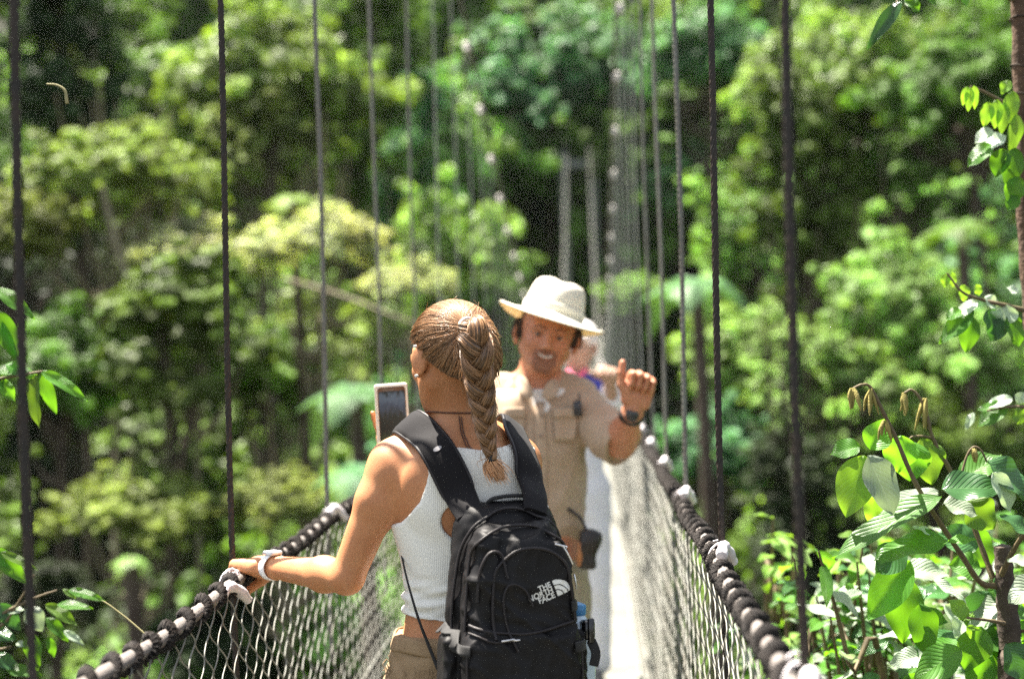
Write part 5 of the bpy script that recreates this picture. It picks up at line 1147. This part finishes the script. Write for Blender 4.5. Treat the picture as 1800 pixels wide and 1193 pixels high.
big = [ # base, tip, Y, width, material, up normal, extra
 ((1520, 800), (1488, 908), 2.84, 66, M_ly, (-.2, -1, .35), dict(droop=.1, tint=1.0)), ((1512, 785), (1462, 800), 2.84, 40, M_lg, (0, -.8, .7), dict(droop=.3)),
 ((1525, 800), (1572, 905), 2.80, 62, M_lgr, (.2, -1, .5), dict(droop=.15, tint=.75)), ((1530, 790), (1560, 738), 2.86, 48, M_lg, (0, -.8, .5), dict(droop=.1, tint=1.5)),
 ((1620, 770), (1638, 850), 3.0, 60, M_ly, (.1, -1, .2), dict(droop=.1, tint=.75)), ((1600, 775), (1600, 845), 2.97, 66, M_lg, (-.1, -1, .3), dict(droop=.1, tint=1.3)),
 ((1585, 765), (1580, 830), 2.92, 58, M_lg, (0, -1, .4), dict(droop=.2, tint=1.6)), ((1540, 870), (1535, 925), 2.9, 40, M_ly, (.1, -1, .2), dict(droop=.1, tint=1.3)),
 ((1650, 865), (1550, 900), 2.86, 46, M_lgr, (0, -.5, 1), dict(droop=.2, tint=.7)), ((1655, 872), (1468, 978), 2.82, 60, M_lg, (-.2, -.5, 1), dict(droop=.15, tint=.8)),
 ((1655, 860), (1762, 862), 2.84, 66, M_ld, (.0, -.7, .8), dict(droop=.25, tint=.9)), ((1658, 885), (1718, 905), 2.86, 48, M_lgr, (0, -.6, .9), dict(droop=.2, tint=.7)),
 ((1690, 845), (1760, 800), 2.92, 56, M_lg, (0, -.6, .8), dict(droop=.2, tint=.9)), ((1735, 812), (1815, 880), 2.86, 70, M_ld, (.2, -.7, .8), dict(droop=.25)), ((1700, 850), (1742, 805), 2.98, 40, M_lgr, (0, -.6, .9), dict(droop=.1, tint=.9)),
 ((1745, 830), (1782, 900), 2.83, 44, M_lgr, (.3, -.8, .5), dict(droop=.3, tint=1.4)), ((1700, 880), (1745, 930), 2.93, 60, M_ly, (.1, -1, .2), dict(droop=.1, tint=.7)),
 ((1668, 950), (1540, 985), 2.82, 66, M_lg, (-.1, -.5, 1), dict(droop=.3, tint=1.1)), ((1668, 952), (1715, 948), 2.84, 24, M_lg, (0, -.6, 1), dict(droop=.1, tint=1.5)), ((1640, 940), (1605, 925), 2.84, 22, M_lgr, (0, -.4, 1), dict(droop=.1, tint=1.6)),
 ((1590, 960), (1545, 1010), 2.9, 54, M_ld, (0, -.8, .5), dict(droop=.3)), ((1600, 985), (1530, 1090), 2.92, 62, M_lg, (-.2, -1, .3), dict(droop=.15, tint=1.5)), ((1585, 1010), (1590, 1130), 2.95, 66, M_lg, (.1, -1, .1), dict(droop=.15, tint=.9)),
 ((1615, 1060), (1630, 1150), 2.92, 54, M_lg, (.2, -1, .2), dict(droop=.15, tint=.7)), ((1640, 1020), (1700, 1060), 2.93, 30, M_lgr, (0, -.5, 1), dict(droop=.2, tint=1.5)), ((1700, 1075), (1680, 1120), 2.93, 30, M_lgr, (0, -.7, 1), dict(droop=.2, tint=1.6)),
 ((1810, 940), (1760, 905), 2.75, 40, M_ld, (.1, -.6, 1), dict(droop=.2)), ((1812, 990), (1772, 985), 2.75, 30, M_lgr, (.1, -.5, 1), dict(droop=.2)), ((1830, 1020), (1776, 1060), 2.75, 50, M_lgr, (.1, -.7, .8), dict(droop=.2, tint=.9)),
 ((1770, 1130), (1800, 1195), 2.8, 60, M_ld, (.1, -.8, .6), dict(droop=.2)), ((1690, 1140), (1610, 1200), 2.8, 58, M_lg, (-.1, -.8, .6), dict(droop=.2, tint=1.2)), ((1725, 1100), (1700, 1180), 2.9, 56, M_lg, (0, -1, .3), dict(droop=.2, tint=.9)),
 ((1745, 1120), (1780, 1060), 3.05, 46, M_ly, (0, -1, .3), dict(droop=.1, tint=.6)), ((1700, 1085), (1668, 1055), 2.85, 34, M_ly, (0, -.7, .7), dict(droop=.1)), ((1725, 1000), (1670, 995), 3.0, 50, M_lg, (0, -.8, .6), dict(droop=.2)),
 ((1720, 960), (1650, 940), 3.05, 56, M_ld, (0, -.9, .5), dict(droop=.2, tint=1.2)), ((1740, 1040), (1700, 1110), 3.05, 56, M_ld, (0, -1, .3), dict(droop=.2, tint=1.2)), ((1690, 930), (1740, 1000), 3.1, 60, M_lg, (0, -1, .3), dict(droop=.2, tint=.8))]
for b, t, Y, w_, m_, n_, k in big: pleaf(sh1, b, t, Y, w_, m_, n_, **k)
rl = random.Random(77)
for i in range(40):
    x, y = rl.uniform(1560, 1810), rl.uniform(985, 1200); a = rl.uniform(.2, 2.9); L_p = rl.uniform(55, 105)
    pleaf(sh1, (x, y), (x+L_p*math.cos(a)*rl.choice([-1, 1]), y+L_p*.75*math.sin(a)), rl.uniform(2.95, 3.25), L_p*rl.uniform(.45, .62), rl.choice([M_lg, M_lg, M_lg, M_ld, M_lgr]), (rl.uniform(-.4, .4), -rl.uniform(.3, .9), rl.uniform(.4, 1)), droop=rl.uniform(.1, .4), tint=rl.uniform(.7, 1.6))
for px, py, k in ((1690, 1090, 5), (1700, 1100, 4)):
    for i in range(k): a = random.uniform(0, 6.28); pleaf(sh1, (px, py), (px+26*math.cos(a), py+24*math.sin(a)), 2.86, 9, M_ly, (0, -1, .4), droop=.3, tint=1.1)
# --- wide low shrubs behind the right handrail
def shrub(nm, lab, base_px, Y, extent, n, mats, size, seed, depth=.35, lean=(0, 0), young=0):
    r = random.Random(seed); c = at(base_px[0], base_px[1], Y); gz = float(hterr(c[0], c[1])); e = empty(nm, (c[0], c[1], gz), lab, 'shrub'); k = 0
    for s_ in range(max(3, n//7)):
        tx, ty = r.uniform(-1, 1)*extent[0], -r.uniform(.25, 1)*extent[1]; YY = Y + r.uniform(-depth, depth)
        P = [A(c[0]+r.uniform(-.06, .06), c[1]+r.uniform(-.06, .06), gz)]; top = at(base_px[0]+tx, base_px[1]+ty, YY); P += [A((P[0][0]*.7+top[0]*.3), (P[0][1]*.7+top[1]*.3), top[2]-.9 if top[2]-.9 > gz else gz*.5+top[2]*.5), (_v(P[0])*.25+top*.75)*A(1, 1, 0)+A(0, 0, top[2]-.25), top]
        Pc = catmull(P, 7); mb = MB(); tube(mb, Pc, np.linspace(.012, .0025, len(Pc)), 6); mb.build('stem', M_stem, e)
        for j in range(7):
            if k >= n: break
            u = 1-.055*j*r.uniform(.7, 1.3); i = int(u*(len(Pc)-1)); p = Pc[i]; a = r.uniform(0, 6.28); d = A(math.cos(a), math.sin(a)*.8, r.uniform(-.5, .5)); m_ = r.choice(mats) if not (j < 2 and young) else M_ly
            leaf(p, d, A(-d[0]*d[2]+r.uniform(-.3, .3), r.uniform(-.7, .1), 1), cm(size, YY)*r.uniform(.65, 1.25), cm(size*.5, YY)*r.uniform(.7, 1.2), m_, e, droop=r.uniform(.1, .6), tint=r.uniform(.65, 1.4)); k += 1
    return e
shrub('low_shrub', 'wide green shrub with grey, gloss whitened leaves crowding the lower right corner', (1600, 1260), 3.3, (190, 330), 95, [M_lg, M_lgr, M_ld, M_lgr, M_lg], 72, 4, .3)
shrub('low_shrub', 'shrub with glossy grey leaves just right of the nearest hanger cable', (1450, 1250), 3.7, (90, 330), 90, [M_lgr, M_lg, M_lgr, M_ld], 58, 5, .3, young=1)
shrub('low_shrub', 'blurred yellow green sapling between the two nearest right cables', (1350, 1240), 4.5, (50, 330), 50, [M_lg, M_ly], 52, 6, .3, young=1)
shrub('low_shrub', 'dense green shrub seen through the right wire mesh', (1500, 1320), 4.6, (230, 300), 98, [M_lg, M_ld, M_lgr, M_lg], 62, 9, .5)
shrub('low_shrub', 'leafy green shrub at the very right edge behind the woody stem', (1790, 1270), 3.7, (80, 370), 70, [M_lg, M_ld, M_lg], 64, 10, .3)
shrub('low_shrub', 'bright green shrub under the curled stem tips', (1560, 1230), 3.45, (130, 250), 96, [M_lg, M_lgr, M_lg], 66, 21, .25)
shrub('low_shrub', 'light green bush filling the gap left of the woody stem', (1660, 1260), 3.9, (150, 330), 98, [M_lg, M_ly, M_lg, M_lgr], 66, 22, .4)
shrub('low_shrub', 'pale leaved bush behind the wire mesh at the bottom right', (1420, 1330), 4.1, (110, 300), 96, [M_lgr, M_lg, M_lg], 62, 23, .4)
shrub('low_shrub', 'tall light green bush at the right edge behind the serrated leaves', (1720, 1300), 5.2, (170, 420), 98, [M_lg, M_lgr, M_ly, M_lg], 70, 24, .5)
# --- slim trunk at the right edge with hanging branches
tr = A(*at(1795, 250, 3.4)); gz = float(hterr(tr[0], tr[1])); tk = empty('slim_tree', (tr[0]+.01, tr[1], gz), 'slim brown trunk at the right edge with drooping pale young leaves', 'tree')
mb = MB(); P = catmull([A(tr[0]+.05, tr[1], gz), at(1850, 1000, 3.4), at(1820, 600, 3.4), at(1804, 380, 3.4), at(1797, 200, 3.4), at(1791, 0, 3.4), at(1785, -250, 3.4)], 10); tube(mb, P, np.linspace(.028, .0165, len(P))*(1+.05*np.sin(np.arange(len(P))*1.3)), 12)
mb.build('trunk', mat('brown bark', (.12, .07, .042), .9, var=(30, (.05, .03, .018), .8), bump=(70, .9, .006)), tk)
for py in (35, 118, 168, 292):
    mb = MB(); c = at(1795+(py-150)*.03, py, 3.4); t_ = np.linspace(0, 6.3, 14); tube(mb, np.array([c+A(.021*math.cos(a), .021*math.sin(a), .006*math.sin(a+py)) for a in t_]), .0022, 5); mb.build('bark_ring', M_woody, tk)
stem(tk, [(1790, 192, 3.4), (1760, 178, 3.35), (1730, 162, 3.32), (1706, 152, 3.3)], .005, .0025); stem(tk, [(1800, 545, 3.3), (1760, 535, 3.25), (1720, 525, 3.25), (1690, 512, 3.2), (1665, 480, 3.2)], .006, .002); stem(tk, [(1805, 715, 3.2), (1770, 715, 3.2), (1735, 722, 3.2)], .004, .002)
stem(tk, [(1790, 5, 3.4), (1700, -30, 3.3), (1600, -20, 3.25), (1575, 5, 3.2)], .005, .002)
hang = [((1706, 154), (1702, 195), 16, M_ly, 1.3), ((1712, 150), (1716, 192), 14, M_ly, 1.2), ((1700, 152), (1694, 185), 14, M_ly, 1.3), ((1738, 180), (1732, 222), 24, M_ly, 1.1), ((1752, 175), (1750, 225), 22, M_ly, 1.2), ((1765, 180), (1762, 235), 22, M_ly, 1.1), ((1780, 160), (1776, 215), 26, M_ly, 1.2), ((1775, 142), (1762, 165), 20, M_ly, 1.3), ((1788, 200), (1782, 270), 26, M_ly, 1.0),
 ((1745, 228), (1716, 252), 26, M_lgr, 1.2), ((1768, 238), (1730, 266), 30, M_lgr, 1.6), ((1745, 255), (1704, 292), 34, M_lg, .9), ((1765, 262), (1752, 310), 34, M_lg, .7), ((1785, 260), (1775, 330), 36, M_lg, .8), ((1790, 310), (1778, 360), 34, M_lg, .9), ((1790, 345), (1772, 370), 26, M_lg, 1.0),
 ((1720, 530), (1682, 558), 24, M_lgr, 1.7), ((1730, 522), (1758, 545), 24, M_lgr, 1.7), ((1768, 535), (1762, 572), 46, M_lgr, 1.6), ((1712, 545), (1656, 605), 34, M_lg, .9), ((1708, 555), (1700, 620), 34, M_lg, .9), ((1735, 545), (1755, 590), 50, M_ld, 1.1), ((1770, 555), (1795, 610), 40, M_lg, .8), ((1760, 560), (1745, 600), 34, M_ld, 1.), ((1690, 545), (1665, 562), 22, M_lg, 1.1), ((1790, 515), (1770, 505), 20, M_lgr, 1.5),
 ((1665, 480), (1660, 505), 16, M_ly, 1.2), ((1672, 478), (1676, 505), 14, M_ly, 1.3), ((1692, 500), (1696, 530), 20, M_ly, 1.2), ((1715, 500), (1722, 520), 16, M_ly, 1.1),
 ((1780, 700), (1735, 718), 24, M_lgr, 1.5), ((1770, 715), (1722, 750), 34, M_lg, .7), ((1712, 725), (1698, 755), 14, M_lgr, 1.3), ((1785, 718), (1798, 745), 38, M_ly, .7), ((1765, 712), (1720, 722), 20, M_lg, .9), ((1800, 690), (1790, 710), 20, M_lgr, 1.5),
 ((1585, 2), (1530, 85), 26, M_ld, .7), ((1590, 0), (1618, 22), 30, M_lg, .8), ((1610, -15), (1650, 10), 24, M_lg, .8), ((1690, -20), (1700, 12), 16, M_ld, .6)]
for b, t, w_, m_, tn in hang: pleaf(tk, b, t, 3.25, w_, m_, (random.uniform(-.2, .2), -.75, .65), droop=.3, tint=tn)
# --- leaves reaching in from the left
def left_branch(lab, root, tips, leaves, Y):
    c = at(root[0], root[1], Y); gz = float(hterr(c[0], c[1])); e = empty('leafy_branch', (c[0], c[1], c[2]), lab, 'branch')
    for t in tips: stem(e, [(root[0], root[1], Y)] + [(a, b, Y) for a, b in t], .0035, .0012)
    for b, t, w_, m_, tn in leaves: pleaf(e, b, t, Y, w_, m_, (random.uniform(-.3, .3), -.7, .7), droop=.3, tint=tn)
left_branch('bright green leaves at the left edge beside the nearest cable', (-60, 690), [[(-20, 670), (60, 655), (75, 652)], [(-30, 600), (-10, 540)]],
 [((-12, 505), (56, 560), 30, M_lg, 1.), ((-8, 545), (34, 640), 36, M_lg, .7), ((-15, 555), (22, 628), 26, M_lg, 1.3), ((10, 640), (60, 668), 26, M_lg, 1.4), ((-8, 650), (60, 660), 26, M_lg, .8), ((72, 652), (148, 705), 24, M_lg, 1.3), ((72, 655), (94, 728), 24, M_lg, .9), ((62, 660), (58, 752), 32, M_ly, .45), ((-5, 665), (24, 705), 26, M_lg, 1.2), ((-12, 700), (10, 650), 20, M_lg, .9)], 2.35)
left_branch('leaves with brown tips low on the left edge above the handrail', (-60, 1000), [[(-20, 970), (0, 962)], [(-10, 900), (0, 880)]],
 [((-15, 962), (42, 1028), 32, M_lg, .9), ((0, 970), (62, 1005), 16, M_ly, .5), ((-20, 980), (20, 1000), 20, M_lg, 1.)], 2.35)
left_branch('dark leafy twigs with pale leaf backs in the bottom left corner', (-60, 1120), [[(0, 1080), (40, 1060), (75, 1045), (100, 1037)], [(-10, 1140), (20, 1135)], [(0, 1100), (30, 1062), (60, 1010)]],
 [((110, 1035), (132, 1052), 10, M_ly, .6), ((120, 1037), (180, 1058), 18, M_lg, 1.0), ((100, 1062), (160, 1072), 18, M_lg, 1.1), ((80, 1062), (132, 1100), 24, M_ly, .55), ((80, 1085), (118, 1128), 22, M_lg, .8), ((112, 1108), (145, 1134), 14, M_lgr, 1.3), ((48, 1065), (72, 1110), 34, M_lgr, .8), ((12, 1075), (42, 1072), 16, M_lgr, 1.1),
  ((60, 1110), (58, 1182), 38, M_lg, .6), ((85, 1120), (95, 1155), 16, M_lg, .8), ((28, 1130), (45, 1135), 12, M_lgr, 1.1), ((0, 1060), (30, 1110), 30, M_ld, .9), ((-20, 1110), (25, 1125), 30, M_ld, .9), ((10, 1175), (70, 1190), 24, M_lg, .7), ((-10, 1150), (30, 1180), 26, M_ld, .8), ((5, 1090), (-20, 1060), 26, M_lg, .8)], 2.3)
# thin curled vine tip and drifting twigs on the left
for pts, r0, lab in (([(82, 148), (100, 150), (114, 160), (118, 182)], .0035, 'curled pale vine tip at the upper left beside the nearest cable'), ([(118, 1037), (170, 1050), (215, 1080), (262, 1120)], .002, 'thin dry twig crossing above the left handrail')):
    mb = MB(); P = catmull([at(a, b, 2.9) for a, b in pts], 6); tube(mb, P, np.linspace(r0*.5, r0, len(P)), 6); tag(mb.build('vine_twig', mat('dry vine', (.30, .27, .13), .8)), lab, 'twig')
# ================================================================ added volume: glow of the lens built as air over the far trees
mb = MB(); box(mb, (0, 84, 31), (330, 230, 100))
m = bpy.data.materials.new('veil'); m.use_nodes = True; n = m.node_tree.nodes; n.remove(n['Principled BSDF']); pv = n.new('ShaderNodeVolumePrincipled')
pv.inputs['Color'].default_value = (.85, .95, .88, 1); pv.inputs['Density'].default_value = .0001; pv.inputs['Anisotropy'].default_value = .3; m.node_tree.links.new(pv.outputs[0], n['Material Output'].inputs['Volume'])
tag(mb.build('veil', m, smooth=False), 'thin bright haze added over the gorge as lens glow', 'veil', kind='stuff')
